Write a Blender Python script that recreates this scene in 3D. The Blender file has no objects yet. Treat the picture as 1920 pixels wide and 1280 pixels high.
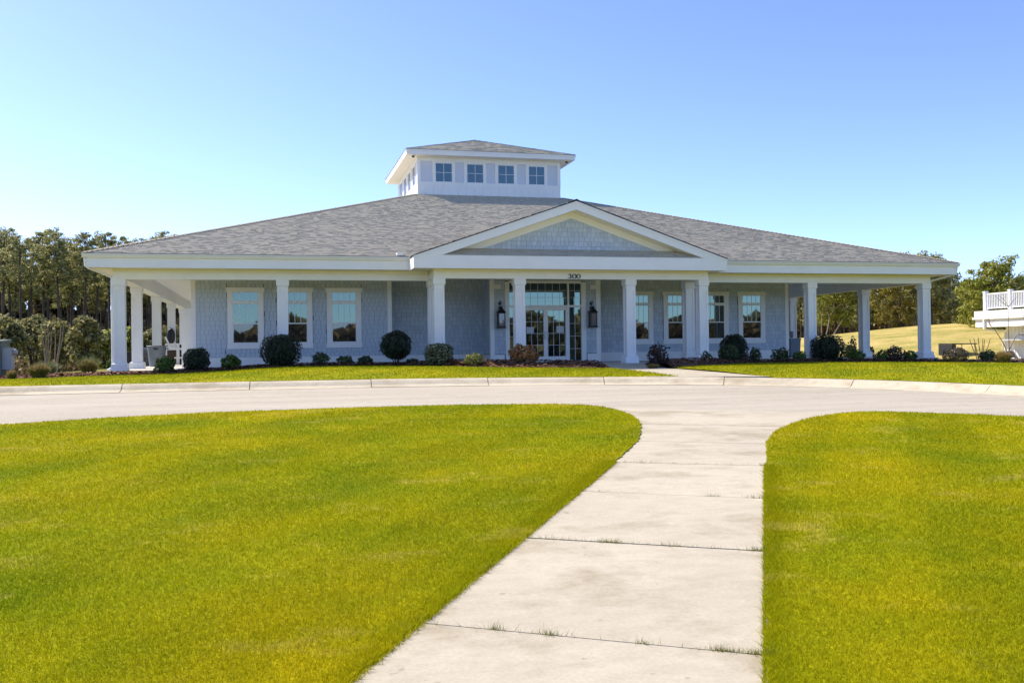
import bpy, math, random
import numpy as np
from mathutils import Vector, Matrix

random.seed(7)
rng = np.random.default_rng(11)
S = bpy.context.scene
COL = S.collection
PI = math.pi

# ------------------------------------------------------------------ camera, light, exposure
CAM = np.array([-10.592, -33.748, 0.563])
F_PX, YAW, PITCH, ROLL = 1769.5, 0.24738, 0.00798, -0.01254
_f = np.array([math.sin(YAW) * math.cos(PITCH), math.cos(YAW) * math.cos(PITCH), math.sin(PITCH)])
_r0 = np.array([math.cos(YAW), -math.sin(YAW), 0.0])
_u0 = np.cross(_r0, _f)
_r = _r0 * math.cos(ROLL) + _u0 * math.sin(ROLL)
_u = -_r0 * math.sin(ROLL) + _u0 * math.cos(ROLL)
cam_data = bpy.data.cameras.new("camera")
cam = bpy.data.objects.new("camera", cam_data)
COL.objects.link(cam)
cam.matrix_world = Matrix(((_r[0], _u[0], -_f[0], CAM[0]), (_r[1], _u[1], -_f[1], CAM[1]),
                           (_r[2], _u[2], -_f[2], CAM[2]), (0, 0, 0, 1)))
cam_data.sensor_fit = 'HORIZONTAL'
cam_data.sensor_width = 36.0
cam_data.lens = 36.0 * F_PX / 1920.0
cam_data.clip_end = 3000
S.camera = cam

SUN_EL = math.radians(47.0)
SUN_AZ = math.radians(-52.0)            # from +Y, clockwise positive
world = bpy.data.worlds.new("World")
S.world = world
world.use_nodes = True
wn = world.node_tree.nodes
wl = world.node_tree.links
wn.clear()
w_out = wn.new("ShaderNodeOutputWorld")
w_bg = wn.new("ShaderNodeBackground")
w_sky = wn.new("ShaderNodeTexSky")
w_sky.sky_type = 'NISHITA'
w_sky.sun_disc = False
w_sky.sun_elevation = SUN_EL
w_sky.sun_rotation = SUN_AZ
w_sky.air_density = 0.5
w_sky.dust_density = 0.5
w_sky.ozone_density = 1.0
w_bg.inputs[1].default_value = 0.145
w_tint = wn.new("ShaderNodeMix")        # the photograph's white balance
w_tint.data_type = 'RGBA'
w_tint.blend_type = 'MULTIPLY'
w_tint.inputs[0].default_value = 1.0
w_tint.inputs[7].default_value = (0.745, 0.785, 0.91, 1)
wl.new(w_sky.outputs[0], w_tint.inputs[6])
wl.new(w_tint.outputs[2], w_bg.inputs[0])
wl.new(w_bg.outputs[0], w_out.inputs[0])
sun_data = bpy.data.lights.new("sun", 'SUN')
sun_data.energy = 2.7
sun_data.angle = math.radians(0.5)
sun_data.color = (1.0, 0.885, 0.71)
sun = bpy.data.objects.new("sun", sun_data)
COL.objects.link(sun)
_sd = Vector((math.sin(SUN_AZ) * math.cos(SUN_EL), math.cos(SUN_AZ) * math.cos(SUN_EL), math.sin(SUN_EL)))
sun.rotation_euler = _sd.to_track_quat('Z', 'Y').to_euler()
sun.location = (-30, 30, 40)
S.view_settings.view_transform = 'Standard'
S.view_settings.look = 'None'
S.view_settings.gamma = 1.0
S.view_settings.use_curve_mapping = False
S.view_settings.exposure = 1.38
S.render.engine = 'CYCLES'
S.cycles.max_bounces = 6
S.cycles.diffuse_bounces = 5
S.cycles.glossy_bounces = 3
S.cycles.transparent_max_bounces = 6
S.cycles.transmission_bounces = 3

# ------------------------------------------------------------------ materials
def lin(r, g, b):
    f = lambda c: c / 12.92 if c <= 0.04045 else ((c + 0.055) / 1.055) ** 2.4
    return (f(r / 255), f(g / 255), f(b / 255), 1)

class Mat:
    def __init__(s, name, rough=0.7, spec=0.3):
        s.m = bpy.data.materials.new(name)
        s.m.use_nodes = True
        s.n = s.m.node_tree.nodes
        s.l = s.m.node_tree.links
        s.b = s.n["Principled BSDF"]
        s.out = s.n["Material Output"]
        s.b.inputs["Roughness"].default_value = rough
        s.b.inputs["Specular IOR Level"].default_value = spec
        s.tc = None
    def coord(s, scale=(1, 1, 1)):
        if s.tc is None:
            s.tc = s.n.new("ShaderNodeNewGeometry")
        mp = s.n.new("ShaderNodeMapping")
        mp.inputs["Scale"].default_value = scale
        s.l.new(s.tc.outputs["Position"], mp.inputs["Vector"])
        return mp.outputs[0]
    def noise(s, scale, detail=4, stretch=(1, 1, 1), rough=0.55):
        n = s.n.new("ShaderNodeTexNoise")
        n.inputs["Scale"].default_value = scale
        n.inputs["Detail"].default_value = detail
        n.inputs["Roughness"].default_value = rough
        s.l.new(s.coord(stretch), n.inputs["Vector"])
        return n.outputs["Fac"]
    def island(s):
        g = s.n.new("ShaderNodeNewGeometry")
        return g.outputs["Random Per Island"]
    def ramp(s, fac, stops):
        r = s.n.new("ShaderNodeValToRGB")
        e = r.color_ramp.elements
        while len(e) < len(stops):
            e.new(0.5)
        for el, (p, c) in zip(e, stops):
            el.position = p
            el.color = c if len(c) == 4 else (*c, 1)
        s.l.new(fac, r.inputs["Fac"])
        return r.outputs["Color"]
    def mix(s, a, b, fac, mode='MIX'):
        m = s.n.new("ShaderNodeMix")
        m.data_type = 'RGBA'
        m.blend_type = mode
        for sock, v in ((m.inputs[0], fac), (m.inputs[6], a), (m.inputs[7], b)):
            if isinstance(v, (int, float)):
                sock.default_value = v
            elif isinstance(v, tuple):
                sock.default_value = v if len(v) == 4 else (*v, 1)
            else:
                s.l.new(v, sock)
        return m.outputs[2]
    def math(s, a, b, op='MULTIPLY'):
        m = s.n.new("ShaderNodeMath")
        m.operation = op
        for i, v in enumerate((a, b)):
            if isinstance(v, (int, float)):
                m.inputs[i].default_value = v
            else:
                s.l.new(v, m.inputs[i])
        return m.outputs[0]
    def color(s, c):
        if isinstance(c, tuple):
            s.b.inputs["Base Color"].default_value = c if len(c) == 4 else (*c, 1)
        else:
            s.l.new(c, s.b.inputs["Base Color"])
    def bump(s, fac, strength=0.3, dist=0.01):
        b = s.n.new("ShaderNodeBump")
        b.inputs["Strength"].default_value = strength
        b.inputs["Distance"].default_value = dist
        s.l.new(fac, b.inputs["Height"])
        s.l.new(b.outputs[0], s.b.inputs["Normal"])
    def translucent(s, col, fac):
        t = s.n.new("ShaderNodeBsdfTranslucent")
        if isinstance(col, tuple):
            t.inputs[0].default_value = col if len(col) == 4 else (*col, 1)
        else:
            s.l.new(col, t.inputs[0])
        m = s.n.new("ShaderNodeMixShader")
        m.inputs[0].default_value = fac
        s.l.new(s.b.outputs[0], m.inputs[1])
        s.l.new(t.outputs[0], m.inputs[2])
        s.l.new(m.outputs[0], s.out.inputs["Surface"])

def simple(name, c, rough=0.6, var=0.08, scale=3.0, spec=0.3, metal=0.0, stretch=(1, 1, 1)):
    m = Mat(name, rough, spec)
    f = m.noise(scale, 5, stretch)
    a = tuple(x * (1 - var) for x in c[:3])
    b = tuple(min(1, x * (1 + var)) for x in c[:3])
    m.color(m.ramp(f, [(0.3, a), (0.7, b)]))
    m.b.inputs["Metallic"].default_value = metal
    return m.m

M = {}
M['white'] = simple("white_paint", (0.85, 0.845, 0.83), 0.5, 0.035, 1.6)
M['soffit'] = simple("soffit_paint", (0.84, 0.82, 0.76), 0.6, 0.03, 1.2)
M['vinyl'] = simple("white_vinyl", (0.8, 0.8, 0.79), 0.35, 0.02, 2)

def siding_mat(name, base, v=0.10):
    m = Mat(name, 0.65, 0.25)
    isl = m.ramp(m.island(), [(0.0, tuple(x * (1 - v) for x in base)), (1.0, tuple(x * (1 + v) for x in base))])
    streak = m.ramp(m.noise(14, 4, (6, 6, 0.6)), [(0.3, (0.9, 0.9, 0.9)), (0.7, (1.05, 1.05, 1.05))])
    m.color(m.mix(isl, streak, 1.0, 'MULTIPLY'))
    m.bump(m.noise(40, 3, (8, 8, 0.5)), 0.25, 0.004)
    return m.m
M['siding'] = siding_mat("blue_grey_shingle_paint", (0.53, 0.595, 0.66), 0.08)
M['siding_back'] = simple("blue_grey_shadow_gap", (0.10, 0.115, 0.14), 0.8)
M['panel'] = simple("pale_blue_panel_paint", (0.62, 0.655, 0.73), 0.55, 0.03)

m = Mat("asphalt_shingle", 0.7, 0.3)
base = m.ramp(m.island(), [(0.0, (0.40, 0.36, 0.285)), (0.2, (0.455, 0.41, 0.32)), (0.85, (0.48, 0.435, 0.34)), (1.0, (0.53, 0.48, 0.375))])
gr = m.ramp(m.noise(60, 3), [(0.3, (0.8, 0.8, 0.8)), (0.7, (1.15, 1.15, 1.15))])
pt = m.ramp(m.noise(0.25, 3), [(0.3, (0.92, 0.92, 0.93)), (0.7, (1.06, 1.05, 1.03))])
m.color(m.mix(m.mix(base, gr, 1.0, 'MULTIPLY'), pt, 1.0, 'MULTIPLY'))
M['roof'] = m.m
M['roof_under'] = simple("roof_underlay", (0.05, 0.05, 0.052), 0.9)

def glass_mat(name, refl, tint, dark=(0.012, 0.014, 0.016)):
    m = Mat(name, 0.1, 0.05)
    m.color(dark)
    g = m.n.new("ShaderNodeBsdfGlossy")
    g.inputs["Color"].default_value = (*tint, 1)
    g.inputs["Roughness"].default_value = 0.015
    bp = m.n.new("ShaderNodeBump")
    bp.inputs["Strength"].default_value = 0.04
    bp.inputs["Distance"].default_value = 0.01
    m.l.new(m.noise(1.3, 1), bp.inputs["Height"])
    m.l.new(bp.outputs[0], g.inputs["Normal"])
    mx = m.n.new("ShaderNodeMixShader")
    mx.inputs[0].default_value = refl
    m.l.new(m.b.outputs[0], mx.inputs[1])
    m.l.new(g.outputs[0], mx.inputs[2])
    m.l.new(mx.outputs[0], m.out.inputs["Surface"])
    return m.m
M['glass'] = glass_mat("window_glass", 0.19, (0.66, 0.90, 0.78))
M['glass_high'] = glass_mat("clerestory_glass", 0.13, (0.7, 0.95, 1.0))
M['screen'] = glass_mat("screened_glass", 0.13, (0.85, 0.92, 0.92), (0.02, 0.019, 0.018))
M['lamp_glass'] = glass_mat("lantern_glass", 0.07, (0.9, 0.95, 1.0), (0.16, 0.17, 0.18))
M['black'] = simple("black_metal", (0.012, 0.012, 0.013), 0.45, 0.1, spec=0.5)
M['dark'] = simple("dark_plastic", (0.03, 0.032, 0.035), 0.5, 0.1)
M['steel'] = simple("brushed_steel", (0.45, 0.46, 0.47), 0.35, 0.05, metal=0.8)
M['grey_plastic'] = simple("grey_plastic", (0.17, 0.19, 0.21), 0.45, 0.1)
M['bin_blue_grey'] = simple("blue_grey_plastic", (0.20, 0.24, 0.28), 0.5, 0.08)
M['ac_metal'] = simple("grey_sheet_metal", (0.23, 0.24, 0.25), 0.5, 0.08)
M['cabinet'] = simple("green_cabinet_paint", (0.115, 0.145, 0.125), 0.6, 0.12)
M['meter'] = simple("grey_meter_paint", (0.34, 0.355, 0.37), 0.5, 0.06)
M['wood_dark'] = simple("dark_brown_wood", (0.05, 0.035, 0.028), 0.7, 0.25, 8)
M['paper'] = simple("paper", (0.55, 0.58, 0.60), 0.8, 0.03)
M['cart_white'] = simple("white_cart_body", (0.75, 0.75, 0.74), 0.25, 0.02, spec=0.5)
M['cart_tan'] = simple("tan_vinyl", (0.16, 0.13, 0.10), 0.6)

def concrete(name, c, joint_dark=0.0):
    m = Mat(name, 0.85, 0.2)
    big = m.ramp(m.noise(0.55, 6), [(0.28, tuple(x * 0.86 for x in c)), (0.5, c), (0.72, tuple(min(1, x * 1.08) for x in c))])
    br = m.ramp(m.noise(2.3, 6, (1.2, 2.4, 1), 0.7), [(0.32, (0.91, 0.90, 0.88)), (0.6, (1.03, 1.03, 1.03))])
    fine = m.ramp(m.noise(45, 4, (1, 1, 1), 0.75), [(0.3, (0.88, 0.88, 0.87)), (0.7, (1.07, 1.07, 1.07))])
    st = m.ramp(m.noise(1.1, 5, (1, 1, 1), 0.65), [(0.50, (1, 1, 1)), (0.66, (0.74, 0.71, 0.66))])
    wh = m.ramp(m.noise(3.1, 6, (1, 1, 1), 0.7), [(0.6, (1, 1, 1)), (0.72, (1.12, 1.12, 1.12))])
    spots = m.ramp(m.noise(9, 2), [(0.715, (1, 1, 1)), (0.75, (0.55, 0.52, 0.48))])
    x = m.mix(m.mix(m.mix(m.mix(big, br, 1.0, 'MULTIPLY'), fine, 1.0, 'MULTIPLY'), m.mix(st, wh, 1.0, 'MULTIPLY'), 1.0, 'MULTIPLY'), spots, 0.5, 'MULTIPLY')
    m.color(x)
    m.bump(m.noise(120, 3, (1, 3, 1)), 0.25, 0.003)
    return m.m
M['concrete'] = concrete("walkway_concrete", (0.505, 0.455, 0.36))
M['kerb'] = concrete("kerb_concrete", (0.57, 0.505, 0.385))
M['slab'] = concrete("porch_concrete", (0.55, 0.54, 0.51))
m = Mat("pale_worn_asphalt", 0.9, 0.2)
agg = m.ramp(m.noise(55, 3, (1, 1, 1), 0.8), [(0.28, (0.31, 0.28, 0.235)), (0.5, (0.455, 0.415, 0.34)), (0.74, (0.60, 0.555, 0.465))])
bigr = m.ramp(m.noise(0.35, 5, (0.5, 1.6, 1)), [(0.3, (0.93, 0.92, 0.91)), (0.7, (1.05, 1.05, 1.05))])
lane = m.ramp(m.noise(0.9, 5, (0.10, 1.3, 1), 0.65), [(0.35, (0.90, 0.89, 0.88)), (0.65, (1.04, 1.04, 1.04))])
crk = m.ramp(m.noise(0.55, 9, (0.35, 1.5, 1), 0.72), [(0.487, (1, 1, 1)), (0.5, (0.70, 0.68, 0.66)), (0.513, (1, 1, 1))])
oil = m.ramp(m.noise(2.0, 3), [(0.66, (1, 1, 1)), (0.78, (0.8, 0.79, 0.78))])
m.color(m.mix(m.mix(m.mix(m.mix(agg, bigr, 1.0, 'MULTIPLY'), oil, 1.0, 'MULTIPLY'), lane, 1.0, 'MULTIPLY'), crk, 0.6, 'MULTIPLY'))
m.bump(m.noise(150, 2), 0.5, 0.004)
M['road'] = m.m

def grass_mats(prefix, c_dark, c_mid, c_yel, c_dry, dry_lo=0.60, dry_hi=0.72, transl=0.35):
    def colour(m, blade):
        a = m.noise(0.42, 4, (1, 1, 1), 0.6)
        patch = m.ramp(a, [(0.30, c_dark), (0.5, c_mid), (0.68, c_yel)])
        d = m.noise(1.05, 5, (0.8, 1.4, 1), 0.7)
        dm = m.ramp(d, [(dry_lo, (0, 0, 0)), (dry_hi, (1, 1, 1))])
        x = m.mix(patch, c_dry, m.math(dm, 0.5))
        wv = m.n.new("ShaderNodeTexWave")          # mower passes
        wv.inputs["Scale"].default_value = 0.16
        wv.inputs["Distortion"].default_value = 0.8
        wv.inputs["Detail"].default_value = 2
        mp = m.n.new("ShaderNodeMapping")
        mp.inputs["Rotation"].default_value = (0, 0, 0.62)
        m.l.new(m.coord(), mp.inputs["Vector"])
        m.l.new(mp.outputs[0], wv.inputs["Vector"])
        x = m.mix(x, m.ramp(wv.outputs["Fac"], [(0.40, (0.92, 0.94, 0.92)), (0.60, (1.05, 1.04, 1.05))]), 1.0, 'MULTIPLY')
        bare = m.ramp(m.noise(1.9, 3, (1, 1, 1), 0.6), [(0.735, (0, 0, 0)), (0.765, (1, 1, 1))])
        x = m.mix(x, (0.34, 0.25, 0.12), m.math(bare, 0.8))
        if blade:
            v = m.ramp(m.island(), [(0.0, (0.60, 0.64, 0.6)), (0.5, (1.0, 1.0, 1.0)), (0.9, (1.25, 1.22, 1.4)), (1.0, (1.7, 1.6, 3.0))])
            x = m.mix(x, v, 1.0, 'MULTIPLY')
        else:
            v = m.ramp(m.noise(18, 5, (1, 1, 1), 0.75), [(0.3, (0.55, 0.55, 0.55)), (0.7, (1.15, 1.12, 1.1))])
            x = m.mix(x, v, 1.0, 'MULTIPLY')
        return x
    b = Mat(prefix + "_blades", 0.6, 0.08)
    c = colour(b, True)
    b.color(c)
    b.translucent(c, transl)
    g = Mat(prefix + "_soil_cover", 0.95, 0.1)
    g.color(colour(g, False))
    g.bump(g.noise(40, 4), 0.8, 0.03)
    return b.m, g.m
M['grass'], M['turf'] = grass_mats("lawn", (0.22, 0.285, 0.002), (0.345, 0.345, 0.002), (0.45, 0.395, 0.003), (0.62, 0.50, 0.11), 0.57, 0.71, transl=0.45)
M['strip_grass'], M['strip_turf'] = grass_mats("verge", (0.24, 0.29, 0.006), (0.335, 0.345, 0.006), (0.42, 0.385, 0.008), (0.50, 0.44, 0.11), transl=0.45)
M['tuft'] = None
m = Mat("far_ground", 0.95, 0.1)
m.color(m.mix(m.ramp(m.noise(0.12, 5), [(0.3, (0.11, 0.12, 0.02)), (0.55, (0.20, 0.18, 0.035)), (0.75, (0.26, 0.21, 0.06))]),
              m.ramp(m.noise(6, 4), [(0.3, (0.75, 0.75, 0.75)), (0.7, (1.15, 1.15, 1.1))]), 1.0, 'MULTIPLY'))
M['ground'] = m.m
m = Mat("dormant_grass", 0.95, 0.1)
hb = m.ramp(m.noise(0.22, 6, (1, 2.2, 3), 0.65), [(0.28, (0.21, 0.22, 0.05)), (0.42, (0.36, 0.315, 0.09)), (0.58, (0.54, 0.42, 0.15)), (0.78, (0.64, 0.52, 0.24))])
hf = m.ramp(m.noise(5, 5, (1, 1, 2), 0.75), [(0.3, (0.72, 0.74, 0.7)), (0.7, (1.12, 1.1, 1.1))])
m.color(m.mix(hb, hf, 1.0, 'MULTIPLY'))
m.bump(m.noise(3, 5), 0.6, 0.15)
M['hill'] = m.m
m = Mat("bark_mulch", 0.95, 0.1)
m.color(m.ramp(m.noise(30, 4, (1, 1, 1), 0.8), [(0.3, (0.06, 0.035, 0.024)), (0.55, (0.16, 0.085, 0.055)), (0.75, (0.28, 0.155, 0.10))]))
m.bump(m.noise(45, 3), 1.0, 0.03)
M['mulch'] = m.m
m = Mat("mulch_chips", 0.95, 0.1)
m.color(m.ramp(m.island(), [(0.0, (0.07, 0.04, 0.028)), (0.45, (0.18, 0.095, 0.06)), (0.8, (0.29, 0.165, 0.105)), (1.0, (0.44, 0.29, 0.20))]))
M['chips'] = m.m
m = Mat("dark_soil", 0.95, 0.1)
m.color(m.ramp(m.noise(25, 4), [(0.3, (0.035, 0.025, 0.016)), (0.7, (0.09, 0.065, 0.04))]))
M['soil'] = m.m

def leaf_mat(name, stops, transl=0.25, rough=0.5):
    m = Mat(name, rough, 0.3)
    n = len(stops)
    c = m.ramp(m.island(), [(i / max(1, n - 1), s) for i, s in enumerate(stops)])
    m.color(c)
    m.translucent(c, transl)
    return m.m
M['boxwood'] = leaf_mat("dark_glossy_leaves", [(0.010, 0.017, 0.010), (0.018, 0.030, 0.014), (0.03, 0.045, 0.02), (0.055, 0.07, 0.035)], 0.12, 0.42)
M['boxwood_core'] = simple("dark_shrub_core", (0.012, 0.014, 0.009), 0.9, 0.3, 20)  # for the solid dark filler inside dense shrubs
M['azalea'] = leaf_mat("mid_green_leaves", [(0.053, 0.09, 0.018), (0.09, 0.15, 0.03), (0.15, 0.24, 0.045)], 0.3)
M['small_green'] = leaf_mat("small_shrub_leaves", [(0.03, 0.048, 0.018), (0.06, 0.09, 0.03), (0.128, 0.173, 0.06)], 0.25)
M['lime'] = leaf_mat("yellow_green_leaves", [(0.13, 0.15, 0.03), (0.22, 0.23, 0.05), (0.34, 0.33, 0.10)], 0.3)
M['variegated'] = leaf_mat("variegated_leaves", [(0.03, 0.04, 0.016), (0.06, 0.075, 0.03), (0.18, 0.19, 0.10), (0.40, 0.40, 0.27)], 0.2)
M['redleaf'] = leaf_mat("red_orange_leaves", [(0.05, 0.03, 0.018), (0.26, 0.08, 0.03), (0.48, 0.20, 0.05), (0.55, 0.36, 0.18), (0.12, 0.13, 0.04)], 0.35)
M['purple'] = leaf_mat("dark_purple_leaves", [(0.018, 0.014, 0.016), (0.035, 0.022, 0.026), (0.06, 0.045, 0.04)], 0.15)
M['bronze'] = leaf_mat("bronze_leaves", [(0.03, 0.024, 0.018), (0.07, 0.05, 0.04), (0.13, 0.10, 0.07)], 0.15)
M['greybrown'] = leaf_mat("grey_brown_twiggy_leaves", [(0.06, 0.05, 0.035), (0.11, 0.09, 0.06), (0.16, 0.13, 0.09)], 0.15)
M['straw'] = leaf_mat("straw_blades", [(0.26, 0.17, 0.06), (0.36, 0.25, 0.09), (0.46, 0.35, 0.17)], 0.3)
M['olive_blade'] = leaf_mat("olive_blades", [(0.09, 0.10, 0.025), (0.15, 0.15, 0.04), (0.21, 0.19, 0.06)], 0.3)
M['pale_blade'] = leaf_mat("pale_green_blades", [(0.12, 0.15, 0.06), (0.19, 0.22, 0.10), (0.28, 0.29, 0.15)], 0.3)
M['tuft'] = leaf_mat("joint_grass_blades", [(0.10, 0.12, 0.02), (0.18, 0.20, 0.03), (0.26, 0.22, 0.07)], 0.3)
M['pine_a'] = leaf_mat("pine_needles", [(0.085, 0.105, 0.05), (0.22, 0.235, 0.09), (0.40, 0.39, 0.15), (0.60, 0.55, 0.25)], 0.52)
M['pine_b'] = leaf_mat("sunny_pine_needles", [(0.09, 0.12, 0.016), (0.20, 0.23, 0.03), (0.32, 0.33, 0.05), (0.45, 0.42, 0.08)], 0.45)
M['pine_c'] = leaf_mat("yellowed_pine_needles", [(0.12, 0.11, 0.02), (0.22, 0.19, 0.035), (0.33, 0.27, 0.05)], 0.45)
M['scrub'] = leaf_mat("scrub_leaves", [(0.082, 0.09, 0.032), (0.175, 0.172, 0.06), (0.303, 0.278, 0.099), (0.425, 0.386, 0.158)], 0.45)
M['wood_mass'] = leaf_mat("far_wood_leaves", [(0.06, 0.06, 0.035), (0.13, 0.12, 0.065), (0.26, 0.19, 0.085), (0.42, 0.29, 0.12)], 0.35)
M['bark'] = simple("pine_bark", (0.085, 0.066, 0.054), 0.95, 0.45, 4, stretch=(1, 1, 0.2))
M['bark_pale'] = simple("pale_bark", (0.26, 0.205, 0.155), 0.9, 0.25, 6)
M['bark_brown'] = simple("brown_bark", (0.13, 0.09, 0.065), 0.9, 0.25, 6)

# ------------------------------------------------------------------ mesh helpers
class MB:
    def __init__(s):
        s.v = []
        s.f = []
    def add(s, vs, fs):
        o = len(s.v)
        s.v += [tuple(map(float, p)) for p in vs]
        s.f += [tuple(i + o for i in f) for f in fs]
        return s
    def box(s, x0, x1, y0, y1, z0, z1):
        x0, x1 = min(x0, x1), max(x0, x1)
        y0, y1 = min(y0, y1), max(y0, y1)
        z0, z1 = min(z0, z1), max(z0, z1)
        return s.add([(x0, y0, z0), (x1, y0, z0), (x1, y1, z0), (x0, y1, z0), (x0, y0, z1), (x1, y0, z1), (x1, y1, z1), (x0, y1, z1)],
                     [(0, 3, 2, 1), (4, 5, 6, 7), (0, 1, 5, 4), (1, 2, 6, 5), (2, 3, 7, 6), (3, 0, 4, 7)])
    def frustum(s, cx, cy, a, b, z0, z1):
        return s.add([(cx - a, cy - a, z0), (cx + a, cy - a, z0), (cx + a, cy + a, z0), (cx - a, cy + a, z0),
                      (cx - b, cy - b, z1), (cx + b, cy - b, z1), (cx + b, cy + b, z1), (cx - b, cy + b, z1)],
                     [(0, 3, 2, 1), (4, 5, 6, 7), (0, 1, 5, 4), (1, 2, 6, 5), (2, 3, 7, 6), (3, 0, 4, 7)])
    def hexa(s, p):
        return s.add(p, [(0, 3, 2, 1), (4, 5, 6, 7), (0, 1, 5, 4), (1, 2, 6, 5), (2, 3, 7, 6), (3, 0, 4, 7)])
    def extr(s, poly, d):
        n = len(poly)
        vs = [tuple(p) for p in poly] + [(p[0] + d[0], p[1] + d[1], p[2] + d[2]) for p in poly]
        return s.add(vs, [tuple(range(n - 1, -1, -1)), tuple(range(n, 2 * n))] + [(i, (i + 1) % n, n + (i + 1) % n, n + i) for i in range(n)])
    def tube(s, pts, rad, n=8, cap=True):
        pts = [Vector(p) for p in pts]
        if not hasattr(rad, '__len__'):
            rad = [rad] * len(pts)
        o = len(s.v)
        ref = None
        for i, p in enumerate(pts):
            t = (pts[min(i + 1, len(pts) - 1)] - pts[max(i - 1, 0)]).normalized()
            if ref is None:
                ref = Vector((1, 0, 0)) if abs(t.x) < 0.9 else Vector((0, 1, 0))
            a = t.cross(ref)
            if a.length < 1e-5:
                a = t.cross(Vector((0, 0, 1)))
            a.normalize()
            b = t.cross(a)
            ref = b.cross(t) * -1 if False else ref
            for k in range(n):
                an = 2 * PI * k / n
                q = p + (a * math.cos(an) + b * math.sin(an)) * rad[i]
                s.v.append((q.x, q.y, q.z))
        for i in range(len(pts) - 1):
            for k in range(n):
                s.f.append((o + i * n + k, o + i * n + (k + 1) % n, o + (i + 1) * n + (k + 1) % n, o + (i + 1) * n + k))
        if cap:
            s.f.append(tuple(o + k for k in range(n - 1, -1, -1)))
            s.f.append(tuple(o + (len(pts) - 1) * n + k for k in range(n)))
        return s
    def lathe(s, prof, cx=0, cy=0, n=20):
        o = len(s.v)
        for r, z in prof:
            for k in range(n):
                an = 2 * PI * k / n
                s.v.append((cx + r * math.cos(an), cy + r * math.sin(an), z))
        for i in range(len(prof) - 1):
            for k in range(n):
                s.f.append((o + i * n + k, o + i * n + (k + 1) % n, o + (i + 1) * n + (k + 1) % n, o + (i + 1) * n + k))
        s.f.append(tuple(o + k for k in range(n - 1, -1, -1)))
        s.f.append(tuple(o + (len(prof) - 1) * n + k for k in range(n)))
        return s
    def wheel(s, c, r, w, n=16, axis='y'):
        o = len(s.v)
        for d, rr in ((-w / 2, r * 0.86), (-w / 2 * 0.8, r), (w / 2 * 0.8, r), (w / 2, r * 0.86)):
            for k in range(n):
                a = 2 * PI * k / n
                s.v.append((c[0] + rr * math.cos(a), c[1] + d, c[2] + rr * math.sin(a)))
        for i in range(3):
            for k in range(n):
                s.f.append((o + i * n + k, o + (i + 1) * n + k, o + (i + 1) * n + (k + 1) % n, o + i * n + (k + 1) % n))
        s.f.append(tuple(o + k for k in range(n)))
        s.f.append(tuple(o + 3 * n + k for k in range(n - 1, -1, -1)))
        return s
    def build(s, name, mat, parent=None, off=(0, 0, 0), smooth=False):
        me = bpy.data.meshes.new(name)
        me.from_pydata([(x - off[0], y - off[1], z - off[2]) for x, y, z in s.v], [], s.f)
        me.update()
        if smooth:
            me.polygons.foreach_set("use_smooth", [True] * len(me.polygons))
        me.materials.append(mat)
        return link(name, me, parent)

def link(name, me, parent=None):
    o = bpy.data.objects.new(name, me)
    COL.objects.link(o)
    if parent is not None:
        o.parent = parent
    return o

def np_mesh(name, V, F, mat, parent=None, off=(0, 0, 0)):
    V = np.asarray(V, dtype=np.float32).reshape(-1, 3) - np.asarray(off, dtype=np.float32)
    F = np.asarray(F, dtype=np.int32)
    k = F.shape[1]
    me = bpy.data.meshes.new(name)
    me.vertices.add(len(V))
    me.vertices.foreach_set("co", V.ravel())
    me.loops.add(F.size)
    me.loops.foreach_set("vertex_index", F.ravel())
    me.polygons.add(len(F))
    me.polygons.foreach_set("loop_start", np.arange(0, F.size, k, dtype=np.int32))
    me.update(calc_edges=True)
    me.materials.append(mat)
    return link(name, me, parent)

def tag(o, label=None, cat=None, group=None, kind=None):
    for k, v in (('label', label), ('category', cat), ('group', group), ('kind', kind)):
        if v:
            o[k] = v
    return o

def thing(name, label, cat, loc=(0, 0, 0), group=None):
    o = bpy.data.objects.new(name, None)
    o.empty_display_size = 0.2
    o.location = loc
    COL.objects.link(o)
    return tag(o, label, cat, group)

def copy_tree(root, loc, rz=0.0, sc=1.0, label=None):
    r = root.copy()
    COL.objects.link(r)
    r.location = loc
    r.rotation_euler = (0, 0, rz)
    r.scale = (sc, sc, sc) if not hasattr(sc, '__len__') else sc
    if label:
        r['label'] = label
    for ch in list(root.children):
        c = ch.copy()
        COL.objects.link(c)
        c.parent = r
        for g in list(ch.children):
            d = g.copy()
            COL.objects.link(d)
            d.parent = c
    return r

# ------------------------------------------------------------------ survey helpers (points measured along sight lines)
def ray(u, v):
    return _f + _r * ((u - 960) / F_PX) + _u * ((640 - v) / F_PX)
G0, GY = -1.077, 0.0285
def G(y):
    return G0 + GY * (np.maximum(y, -60.0) - CAM[1])
def on_slope(u, v):
    r = ray(u, v)
    t = (G0 - CAM[2]) / (r[2] - GY * r[1])
    return CAM + t * r
def on_y(u, v, Y):
    r = ray(u, v)
    return CAM + r * ((Y - CAM[1]) / r[1])
def at_dist(u, v, d):
    r = ray(u, v)
    return CAM + r * d

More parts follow.
